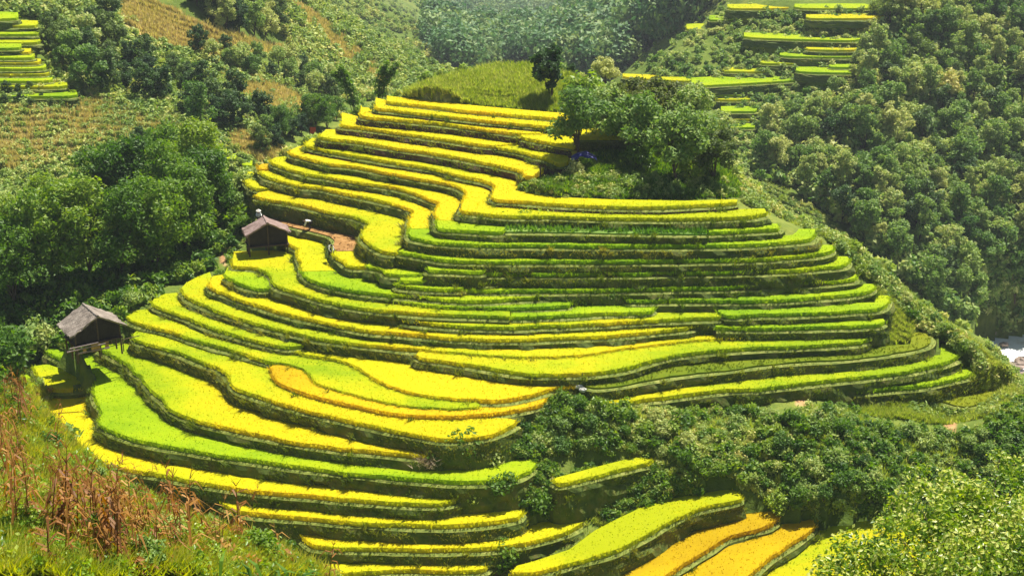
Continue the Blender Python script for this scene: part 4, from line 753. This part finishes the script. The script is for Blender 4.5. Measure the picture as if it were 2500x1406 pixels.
# dry corn stalks, each its own thing
def make_corn(seed):
    rng = np.random.default_rng(seed); h_ = 2.1; V = []; F4 = []; o_ = 0
    bx = rng.normal(0, .12, 2); st = []
    for k in range(6): st.append(np.array([bx[0] * (k / 5) ** 2, bx[1] * (k / 5) ** 2, h_ * k / 5]))
    m = MB(); m.path(st, [.022, .02, .018, .015, .012, .006], 5)
    for q, f in zip(m.V, [0] * len(m.V)): pass
    for k in range(11):
        t = .15 + .8 * k / 11; c = np.array([bx[0] * t * t, bx[1] * t * t, h_ * t]); a = rng.uniform(0, 6.28); l = rng.uniform(.35, .6); dr = rng.uniform(.2, .9)
        dv = np.array([math.cos(a), math.sin(a), 0]); sd_ = np.array([-math.sin(a), math.cos(a), 0]) * .032
        p = [c, c + dv * l * .5 + [0, 0, .12], c + dv * l + [0, 0, -dr * l]]
        P = [p[0] - sd_ * .6, p[0] + sd_ * .6, p[1] - sd_, p[1] + sd_, p[2] - sd_ * .2, p[2] + sd_ * .2]; m.add(P, [(0, 1, 3, 2), (2, 3, 5, 4)])
    for k in range(5):
        a = rng.uniform(0, 6.28); m.tube(st[-1], st[-1] + np.array([math.cos(a) * .15, math.sin(a) * .15, .28]), .012, .004, 4)
    return m.build('corn_stalk', DRY)
corn = [make_corn(700 + k) for k in range(5)]
cpos = np.vstack([rnd_in(FG, 40, 93), rnd_in([(0,930),(60,960),(110,1100),(60,1200),(0,1200)], 18, 94), rnd_in([(120,1200),(560,1260),(560,1406),(120,1406)], 62, 95)])
Q = hit(cpos[:, 0], cpos[:, 1])
for n_, q in enumerate(Q):
    if np.isnan(q[0]): continue
    o = corn[n_] if n_ < 5 else corn[n_ % 5].copy()
    if n_ >= 5: COL.objects.link(o)
    o.location = (q[0], q[1], q[2] - .05); o.rotation_euler = (rng.normal(0, .12), rng.normal(0, .12), rng.uniform(0, 6.28)); s = rng.uniform(.75, 1.2); o.scale = (s * 1.2, s * 1.2, s)
    tag(o, 'dry reddish brown corn stalk standing on the foreground slope', 'corn stalk', 'dry corn stalks of the foreground')

FGB = [(40,1010),(130,1100),(60,1330),(230,1180),(190,1010),(330,1220),(260,1330),(420,1330),(520,1290),(640,1370),(20,1180),(360,1390),(150,1380),(700,1360)]
for n_, (x, y) in enumerate(FGB):
    one(['bush_bright0', 'bush_lush0', 'bush_bright1', 'bush_olive0'][n_ % 4], x, y, random.uniform(.45, .75), 'small leafy bush growing among the foreground corn', cat='bush', group='bushes among the corn')

# near leafy tree at lower right and bright plant at the bottom edge
def near_tree():
    root = empty('leafy_tree', at_d(np.array(2360.), np.array(1600.), np.array(49.)))
    rng = np.random.default_rng(3); org = np.array(root.location)
    blobs = [(2330,1330,1.6,49),(2150,1400,1.3,48),(2450,1220,1.2,50),(2250,1240,1.1,50),(2420,1400,1.8,47),(2070,1340,.8,49),(2020,1400,.7,48),(2330,1180,.7,51),(2480,1150,.7,51),(2200,1330,1.2,49),(2540,1300,1.6,48),(2240,1150,.45,51),(2440,1120,.4,51),(2300,1480,2.0,48),(2180,1290,.7,50),(2120,1380,.8,49),(2350,1250,1.2,50),(2480,1330,1.4,48),(2400,1300,1.3,49),(2230,1400,1.2,48),(2060,1420,.8,48)]
    lob = [];
    for x, y, r, D in blobs:
        c = at_d(np.array(float(x)), np.array(float(y)), np.array(float(D))) - org; lob.append((*c, r, r, r * .8))
    sub = []
    for l in lob:
        for _ in range(7):
            u = rng.normal(size=3); u /= np.linalg.norm(u); u[2] = abs(u[2]) * .8; q = np.array(l[:3]) + u * l[3] * .8; r_ = l[3] * rng.uniform(.2, .42); sub.append((*q, r_, r_, r_ * .8))
    m = MB()
    m.path([(0, 0, -1.5), (0, 0, .6), (.1, .1, 1.4)], [.2, .17, .14])
    for l in lob: m.path([(.1, .1, 1.2), (l[0] * .5, l[1] * .5, l[2] * .5 + .6), l[:3]], [.05, .03, .01], 5)
    m.build('trunk', BARK, root)
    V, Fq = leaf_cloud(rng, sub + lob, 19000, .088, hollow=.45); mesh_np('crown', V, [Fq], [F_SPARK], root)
    return tag(root, 'leafy light green tree filling the lower right corner', 'tree')
near_tree()
def near_plant():
    root = empty('broadleaf_plant', at_d(np.array(670.), np.array(1480.), np.array(36.))); rng = np.random.default_rng(4); m = MB()
    for k in range(34):
        a = rng.uniform(0, 6.28); l = rng.uniform(.5, 1.15); b = np.array([rng.normal(0, .5), rng.normal(0, .25), rng.uniform(-.2, .6)]); dv = np.array([math.cos(a), math.sin(a), 0]); sd_ = np.array([-math.sin(a), math.cos(a), 0]) * .05
        p = [b, b + dv * l * .35 + [0, 0, l * .55], b + dv * l * .75 + [0, 0, l * .6]]
        m.add([p[0] - sd_ * .5, p[0] + sd_ * .5, p[1] - sd_, p[1] + sd_, p[2] - sd_ * .1, p[2] + sd_ * .1], [(0, 1, 3, 2), (2, 3, 5, 4)])
    m.build('leaves', F_BRIGHT, root); s = MB()
    for k in range(4): s.tube((rng.normal(0, .4), rng.normal(0, .2), -.8), (rng.normal(0, .3), 0, .5), .03, .015)
    s.build('stem', BARK, root)
    return tag(root, 'bright green long leaved plant at the bottom edge beside the corn', 'plant')
near_plant()

# ------------------------------------------------------------------ river and rocks
m_, N, L, P_, O_ = base_mat('river water')
g_ = N.new('ShaderNodeNewGeometry'); nz = noise(N, L, .25, 6, g_.outputs['Position']); rp = ramp(N, [(.3, (.62, .56, .46)), (.42, (.88, .86, .82)), (.6, (.95, .95, .94))])
L.new(nz.outputs['Fac'], rp.inputs[0]); L.new(rp.outputs[0], P_.inputs['Base Color']); P_.inputs['Roughness'].default_value = .25
nb = noise(N, L, 1.5, 5, g_.outputs['Position']); bp = N.new('ShaderNodeBump'); bp.inputs['Strength'].default_value = .5; L.new(nb.outputs['Fac'], bp.inputs['Height']); L.new(bp.outputs[0], P_.inputs['Normal'])
RIVER = m_
xs = np.linspace(50, 124, 40); ys = np.linspace(140, 246, 40); gx, gy = np.meshgrid(xs, ys); gz = np.full(gx.size, -30.6) + vnoise(gx.ravel(), gy.ravel(), 2.0, 9) * .25
I = np.arange(1600).reshape(40, 40); qd = np.stack([I[:-1, :-1], I[:-1, 1:], I[1:, 1:], I[1:, :-1]], -1).reshape(-1, 4)
tag(mesh_np('river', np.column_stack([gx.ravel(), gy.ravel(), gz]), [qd], [RIVER], smooth=True), kind='structure', label='foaming white river at the right edge')
ROCK = noisy_mat('river rock', [(.3, (.20, .15, .12)), (.6, (.36, .28, .23)), (.8, (.5, .42, .36))], .8, bump=.5)
WHITE = noisy_mat('pale stone', [(.3, (.5, .48, .42)), (.7, (.75, .73, .68))], 3)
for n_, (x, y, r, lb) in enumerate([(2440,806,(2.6,1.2,.8),'long pale rock on the far river bank'),(2485,795,(2.2,1.2,1.0),'blocky rock on the far bank at the right edge'),(2410,815,(1.6,1,.6),'small rock at the upper end of the river'),(2470,893,(2.4,1.1,.7),'dark reddish rock standing in the river'),(2495,880,(1.4,1,.6),'rock at the right edge beside the dark reddish one'),(2450,840,(.8,.6,.35),'tiny dark rock in the white water'),(2480,915,(2,1.3,.5),'flat rock on the near river bank')]):
    q = at_z(np.array(float(x)), np.array(float(y)), np.array(-30.0)); b = MB(); b.blob((0, 0, 0), r, 800 + n_); o = b.build('river_rock', ROCK); o.location = q; tag(o, lb, 'rock', 'rocks of the river')
zH2 = [t for t in T if t['i'] == 'H2'][0]['z']
for n_, (x, y, s, lb) in enumerate([(1362,936,.22,'small white stone at the tip of the large yellow field'),(1404,938,.34,'largest white stone at the tip of the large yellow field'),(1414,944,.28,'white stone on the downhill side of the largest one'),(1422,951,.24,'lowest white stone of the row beside the seedling terrace'),(1393,936,.24,'white stone on the uphill side of the largest one')]):
    q = at_z(np.array(float(x)), np.array(float(y)), np.array(zH2 - .1)); b = MB(); b.blob((0, 0, 0), (s * 1.5, s, s * .8), 820 + n_, 8, 5); o = b.build('stone', WHITE); o.location = q; tag(o, lb, 'stone', 'white stones in a row')
# straw heap, tarpaulin, red cloth, post
STRAW = leaf_mat('pale straw', [(.1, (.28, .19, .12)), (.5, (.48, .36, .25)), (.9, (.65, .52, .40))], trans=.2)
zL = [t for t in T if t['i'] == 'L1'][0]['z']; q = at_z(np.array(1046.), np.array(1136.), np.array(zL + .1)); rg = np.random.default_rng(8)
pts = np.column_stack([rg.normal(0, .45, 420), rg.normal(0, .4, 420), np.abs(rg.normal(0, .35, 420))]); bv, bt = blades(pts, 2, .5, .05, 1.6, rg)
o = mesh_np('straw_heap', bv, [bt], [STRAW]); o.location = q; tag(o, 'pinkish heap of dry straw at the end of a yellow terrace', 'straw heap')
def plain(name, c, rough=.6):
    return noisy_mat(name, [(.3, tuple(k * .8 for k in c)), (.7, c)], 2.0, rough, .2)
BLUE = plain('blue tarpaulin', (.025, .03, .17)); q = at_d(np.array(1425.), np.array(392.), np.array(144.5))
gx, gy = np.meshgrid(np.linspace(-1.3, 1.3, 14), np.linspace(-.8, .8, 9)); gz = .95 * np.exp(-(gx * .75) ** 2 - (gy * .9) ** 2) + .1 * np.sin(gx * 5) * np.cos(gy * 4)
I = np.arange(126).reshape(9, 14); qd = np.stack([I[:-1, :-1], I[:-1, 1:], I[1:, 1:], I[1:, :-1]], -1).reshape(-1, 4)
o = mesh_np('tarpaulin', np.column_stack([gx.ravel(), gy.ravel(), gz.ravel()]), [qd], [BLUE], smooth=True); o.location = q; sm_ = o.modifiers.new('thick', 'SOLIDIFY'); sm_.thickness = .02
tag(o, 'dark blue tarpaulin heaped under the left clump tree', 'tarpaulin')
RED = plain('red cloth', (.55, .10, .06)); q = at_d(np.array(757.), np.array(335.), np.array(176.)); root = empty('flag', q); m = MB(); m.tube((0, 0, -2.0), (0, 0, 1.3), .03); m.build('pole', BARK, root)
gx, gz = np.meshgrid(np.linspace(0, .75, 8), np.linspace(.45, 1.25, 6)); gy = .06 * np.sin(gx * 9); I = np.arange(48).reshape(6, 8); qd = np.stack([I[:-1, :-1], I[:-1, 1:], I[1:, 1:], I[1:, :-1]], -1).reshape(-1, 4)
mesh_np('cloth', np.column_stack([gx.ravel(), gy.ravel(), gz.ravel()]), [qd], [RED], root, smooth=True); tag(root, 'faded red cloth flag on a pole beside the golden stair', 'flag')
WOOD = noisy_mat('weathered wood', [(.3, (.05, .032, .02)), (.6, (.10, .07, .045)), (.8, (.17, .125, .085))], 2.5, stretch=(1, 1, 8))
q = at_d(np.array(1319.), np.array(424.), np.array(141.)); m = MB(); m.path([(0, 0, -.4), (.02, 0, .3), (-.05, 0, .75)], [.09, .08, .06]); m.box((.08, 0, .55), (.28, .05, .05)); o = m.build('wooden_post', WOOD); o.location = q; tag(o, 'short brown wooden post at the corner of a golden field', 'post')

# ------------------------------------------------------------------ huts
THATCH = noisy_mat('grey thatch', [(.3, (.13, .105, .085)), (.55, (.24, .20, .165)), (.75, (.36, .31, .265))], 1.4, bump=.8, bscale=9)
DARKW = noisy_mat('dark plank wall', [(.3, (.012, .010, .009)), (.7, (.035, .028, .022))], 2.0)
TANW = noisy_mat('orange-lit planks', [(.3, (.35, .20, .07)), (.7, (.55, .34, .14))], 2.0)  # tan tone stands in for orange light under the larger hut's deck
BROWNT = noisy_mat('brown thatch', [(.3, (.15, .10, .085)), (.55, (.27, .19, .165)), (.75, (.38, .29, .26))], 1.4, bump=.8, bscale=9)
def hut(loc, rz, Wd, Ln, eave, ridge, deck, label, over=.5, extra=False):
    THATCH_ = THATCH if extra else BROWNT
    """gable hut: ridge along local x, gable facing +x"""
    root = empty('hut', loc, rz); tag(root, label, 'hut'); hx, hy = Ln / 2, Wd / 2; sl_ = (ridge - eave) / hy
    for s in (1, -1):
        gm = 16; rg = np.random.default_rng(abs(int(loc[0] * 10)) + s + 99); nx = 18; V = []; th = .16
        for lay in (0, 1):
            for i in range(nx + 1):
                for j in range(9):
                    f = j / 8; x = -hx - over + (Ln + 2 * over) * i / nx; y = s * f * (hy + over); z = ridge - sl_ * abs(y) + (th if lay == 0 else 0) + (rg.normal(0, .025) if lay == 0 else 0)
                    if j == 8: z += rg.normal(0, .05); y += s * rg.normal(0, .06)
                    if i in (0, nx): x += rg.normal(0, .05)
                    V.append((x, y, z))
        V = np.array(V); I = np.arange((nx + 1) * 9).reshape(nx + 1, 9); o9 = (nx + 1) * 9
        t_ = np.stack([I[:-1, :-1], I[1:, :-1], I[1:, 1:], I[:-1, 1:]], -1).reshape(-1, 4); F = [t_ if s > 0 else t_[:, ::-1], (t_ + o9)[:, ::-1] if s > 0 else t_ + o9]
        ring = np.concatenate([I[:, 0], I[-1, 1:], I[-2::-1, -1], I[0, -2:0:-1]]); nx_ = np.roll(ring, -1); F.append(np.stack([ring, nx_, nx_ + o9, ring + o9], 1))
        mesh_np('roof_slope', V, F, [THATCH_], root)
    m = MB(); m.tube((-hx - over, 0, ridge + .1), (hx + over, 0, ridge + .1), .14, .14); m.build('ridge_cap', THATCH_, root)
    for sx in (1, -1):
        m = MB(); x = sx * (hx - .05); zb = deck + .1
        V = [(x, -hy, zb), (x, hy, zb), (x, hy, eave - .03), (x, 0, ridge - .06), (x, -hy, eave - .03)]; V2 = [(x - sx * .06, *v[1:]) for v in V]
        m.add(V + V2, [(0, 1, 2, 3, 4), (9, 8, 7, 6, 5), (0, 5, 6, 1), (1, 6, 7, 2), (2, 7, 8, 3), (3, 8, 9, 4), (4, 9, 5, 0)])
        for k in range(int(Wd / .3)): y = -hy + .15 + k * .3; top = min(eave + (hy - abs(y)) * sl_, ridge) - .12; m.box((x + sx * .012, y, (zb + top) / 2), (.02, .24, max(.1, top - zb)))
        m.build('gable_wall', DARKW, root)
    for s in (1, -1):
        m = MB(); m.box((0, s * (hy - .05), (deck + .1 + eave) / 2 - .02), (Ln - .2, .05, eave - deck - .16)); m.build('side_wall', DARKW, root)
    m = MB(); m.box((0, 0, deck), (Ln + .5, Wd + .3, .1)); m.build('floor_deck', WOOD, root)
    for x in (-hx, 0, hx):
        for y in (-hy, 0, hy):
            if x == 0 and y == 0: continue
            m = MB(); m.tube((x, y, -.8), (x * .99, y * .99, min(eave + (hy - abs(y)) * sl_, ridge) - .15), .085, .07); m.build('post', WOOD, root)
    if extra:
        m = MB(); m.box((hx + .1, -.3, deck * .5), (.06, .9, .75)); m.box((hx + .12, .7, deck * .55), (.05, .35, .9)); m.box((hx + .12, -1.4, deck * .5), (.05, .3, .5)); m.build('orange_lit_panel', TANW, root)
        m = MB(); m.tube((hx + .5, -hy - .5, .7), (hx + .5, hy + 1.6, .8), .04); m.tube((hx + .5, -hy - .5, .35), (hx + .5, hy + .6, .4), .035)
        for y in (-hy, 0, hy): m.tube((hx + .5, y, -.4), (hx + .5, y, .9), .045)
        m.build('railing', WOOD, root)
    return root
q = at_d(np.array(224.), np.array(852.), np.array(136.5))
hut((q[0], q[1] + .8, q[2]), R(-55), 4.2, 2.9, 2.25, 3.45, .9, 'larger grey thatched hut on posts at the left edge of the terraces', .55, True)
q = at_d(np.array(648.), np.array(612.), np.array(146.0))
hut((q[0], q[1] + 1.2, q[2] + .1), R(-72), 3.9, 1.9, 1.7, 2.7, .35, 'smaller thatched hut with dark gable beside the stubble field', .35)
GREYW = noisy_mat('grey poles', [(.3, (.16, .12, .11)), (.7, (.32, .26, .24))], 3.0)
zK = [t for t in T if t['i'] == 'L1'][0]['z']
for n_, (a, b, lb) in enumerate([((164,860),(258,838),'upper long grey pole lying in front of the larger hut'),((190,864),(268,848),'lower long grey pole lying in front of the larger hut'),((170,852),(240,836),'shorter grey pole leaning at the larger hut railing')]):
    p = at_d(np.array([a[0], b[0]], float), np.array([a[1], b[1]], float), np.array([133.5, 133.0])); m = MB(); m.tube(p[0] - p.mean(0), p[1] - p.mean(0), .07, .05); o = m.build('wooden_pole', GREYW); o.location = p.mean(0); tag(o, lb, 'pole', 'poles in front of the larger hut')

# ------------------------------------------------------------------ farmers
SKIN = plain('skin', (.30, .17, .11)); CLOTHW = plain('white shirt cloth', (.75, .75, .73), .8); CLOTHD = plain('dark trouser cloth', (.03, .028, .035), .8); HATM = plain('pale straw hat', (.70, .66, .56), .8); HAIR = plain('black hair', (.012, .010, .010), .5)
def skin_obj(name, J, E, mat, parent):
    me = bpy.data.meshes.new(name); me.from_pydata([j[:3] for j in J], E, []); me.materials.append(mat); o = bpy.data.objects.new(name, me); COL.objects.link(o); o.parent = parent
    md = o.modifiers.new('skin', 'SKIN'); md.use_smooth_shade = True
    for k, j in enumerate(J):
        sv = me.skin_vertices[0].data[k]; sv.radius = (j[3], j[3]); sv.use_root = (k == 0)
    ss = o.modifiers.new('sub', 'SUBSURF'); ss.levels = 1; ss.render_levels = 2
    return o
def person(loc, rz, label, pose, hat, shirt=None):
    root = empty('person', loc, rz); tag(root, label, 'person'); shirt = shirt or CLOTHW
    P = {k: np.array(v, float) for k, v in pose.items()}     # local: facing +x
    J = []; E = []; idx = {}
    def jt(n_, p, r, par=None):
        idx[n_] = len(J); J.append((*p, r));
        if par is not None: E.append((idx[par], idx[n_]))
    jt('pelvis', P['pelvis'], .13); jt('waist', (P['pelvis'] * .45 + P['chest'] * .55), .115, 'pelvis'); jt('chest', P['chest'], .135, 'waist'); jt('neck', P['neck'], .052, 'chest')
    ax = P['head'] - P['neck']; ax /= np.linalg.norm(ax); jt('jaw', P['head'] - ax * .06, .075, 'neck'); jt('head', P['head'] + ax * .03, .098, 'jaw'); jt('crown', P['head'] + ax * .10, .06, 'head')
    f = P.get('face', np.array([1., 0, -.2])); f = f - ax * f.dot(ax); f /= np.linalg.norm(f); jt('nose', P['head'] + f * .115 - ax * .01, .014, 'head')
    for s, y in (('l', 1), ('r', -1)):
        o_ = np.array([0, y, 0]); sh = P['chest'] + o_ * .17 + (P['neck'] - P['chest']) * .25; jt('sh' + s, sh, .062, 'chest'); jt('el' + s, P['el' + s], .043, 'sh' + s); jt('wr' + s, P['wr' + s], .029, 'el' + s)
        hd = P['wr' + s] - P['el' + s]; hd /= np.linalg.norm(hd); pm = P['wr' + s] + hd * .055; jt('pa' + s, pm, .034, 'wr' + s); cr = np.cross(hd, o_); cr /= np.linalg.norm(cr) + 1e-9
        for k, (sp2, ln) in enumerate(((-.03, .07), (-.01, .085), (.01, .08), (.028, .062))):
            jt(f'f{k}a' + s, pm + hd * .045 + cr * sp2, .010, 'pa' + s); jt(f'f{k}b' + s, pm + hd * (.045 + ln * .55) + cr * sp2 - o_ * .012, .008, f'f{k}a' + s)
        jt('th' + s, pm + cr * -.05 + hd * .015, .011, 'pa' + s)
        jt('hp' + s, P['pelvis'] + o_ * .09 - np.array([0, 0, .05]), .098, 'pelvis'); jt('kn' + s, P['kn' + s], .062, 'hp' + s); jt('an' + s, P['an' + s], .04, 'kn' + s); jt('to' + s, P['an' + s] + np.array([.16, 0, -.045]), .032, 'an' + s)
    skin_obj('body', J, E, SKIN, root)
    def sub(name, names, edges, mat, grow):
        ii = [idx[n_] for n_ in names]; J2 = [(*J[i][:3], J[i][3] + grow) for i in ii]; skin_obj(name, J2, [(names.index(a), names.index(b)) for a, b in edges], mat, root)
    wl = lambda a, b, t: tuple(np.array(J[idx[a]][:3]) * (1 - t) + np.array(J[idx[b]][:3]) * t)
    sub('shirt', ['waist', 'chest', 'shl', 'ell', 'shr', 'elr', 'pelvis', 'wrl', 'wrr'], [('pelvis', 'waist'), ('waist', 'chest'), ('chest', 'shl'), ('shl', 'ell'), ('chest', 'shr'), ('shr', 'elr'), ('ell', 'wrl'), ('elr', 'wrr')], shirt, .028)
    sub('trousers', ['pelvis', 'hpl', 'knl', 'anl', 'hpr', 'knr', 'anr'], [('pelvis', 'hpl'), ('hpl', 'knl'), ('knl', 'anl'), ('pelvis', 'hpr'), ('hpr', 'knr'), ('knr', 'anr')], CLOTHD, .034)
    hc = np.array(P['head']); rot = Vector((0, 0, 1)).rotation_difference(Vector(ax)).to_matrix(); m = MB()
    if hat:
        ring = [];
        for rr_, zz in ((.001, .25), (.08, .20), (.17, .12), (.27, .04), (.265, .02), (.14, .10), (.001, .2)):
            ring += [tuple(hc + np.array(rot @ Vector((rr_ * math.cos(2 * math.pi * k / 16), rr_ * math.sin(2 * math.pi * k / 16), zz)))) for k in range(16)]
        m.add(ring, [(i * 16 + k, i * 16 + (k + 1) % 16, (i + 1) * 16 + (k + 1) % 16, (i + 1) * 16 + k) for i in range(6) for k in range(16)]); m.build('hat', HATM, root)
    hm = MB(); hm.blob(tuple(hc - f * .03 + ax * .05), (.112, .112, .105), 5, 12, 8, .02); hm.build('hair', HAIR, root)
    em = MB()
    for y in (.032, -.032): em.blob(tuple(hc + f * .098 + np.cross(ax, f) * y + ax * .02), (.011, .011, .009), 1, 6, 4, 0)
    em.build('eyes', HAIR, root)
    return root
STAND = dict(pelvis=(0,0,.86), chest=(.02,0,1.22), neck=(.03,0,1.40), head=(.06,0,1.53), face=(1,0,-.35), ell=(.05,.27,1.12), wrl=(.28,.22,1.02), elr=(.05,-.27,1.12), wrr=(.28,-.20,1.0), knl=(.05,.1,.47), anl=(0,.11,.06), knr=(.05,-.1,.47), anr=(-.03,-.11,.06))
BENT = dict(pelvis=(-.1,0,.84), chest=(.30,0,.98), neck=(.47,0,.96), head=(.60,0,.90), face=(.3,0,-1), ell=(.45,.26,.68), wrl=(.55,.16,.42), elr=(.45,-.26,.68), wrr=(.58,-.14,.40), knl=(.06,.1,.46), anl=(-.04,.12,.06), knr=(.06,-.1,.46), anr=(-.04,-.12,.06))
zC = [t for t in T if t['i'] == 'C0'][0]['z']; z1 = [t for t in T if t['i'] == 'C1'][0]['z']
q = at_z(np.array(631.), np.array(551.), np.array(zC - .3)); q[2] = zC; q = at_z(np.array(633.), np.array(549.), np.array(zC)); person(q, R(-70), 'farmer in a white conical hat standing behind the smaller hut', STAND, True)
q = at_z(np.array(757.), np.array(560.), np.array(zC)); person(q, R(190), 'farmer in a white shirt bending over in the middle of the stubble field', BENT, False)
q = at_z(np.array(806.), np.array(624.), np.array(z1 - .42)); person(q, R(-60), 'farmer in white, bareheaded, leaning over on the bund by the yellow wedge', {**BENT, 'chest': (.22,0,1.08), 'neck': (.36,0,1.16), 'head': (.48,0,1.18), 'face': (.8,0,-.7), 'ell': (.36,.26,.82), 'elr': (.36,-.26,.82), 'wrl': (.52,.16,.60), 'wrr': (.54,-.14,.58)}, False)

# ------------------------------------------------------------------ valley air
hz = bpy.data.materials.new('valley haze'); hz.use_nodes = True; N = hz.node_tree.nodes; L = hz.node_tree.links; N.remove(N['Principled BSDF'])
pv = N.new('ShaderNodeVolumePrincipled'); pv.inputs['Color'].default_value = (.84, .90, 1.0, 1); pv.inputs['Density'].default_value = .00016; pv.inputs['Anisotropy'].default_value = .25
L.new(pv.outputs[0], N['Material Output'].inputs['Volume'])
zlo = float(Hh.min()) - 1.5; zhi = max(float(Hh.max()), 66.0) + 3
b = MB(); b.box((0, 1150, (zlo + zhi) / 2), (2500, 2500, zhi - zlo)); o = b.build('haze', hz); tag(o, 'thin bluish haze filling the valley', kind='stuff')
print('objects', len(bpy.data.objects), 'terrain', zlo, zhi)
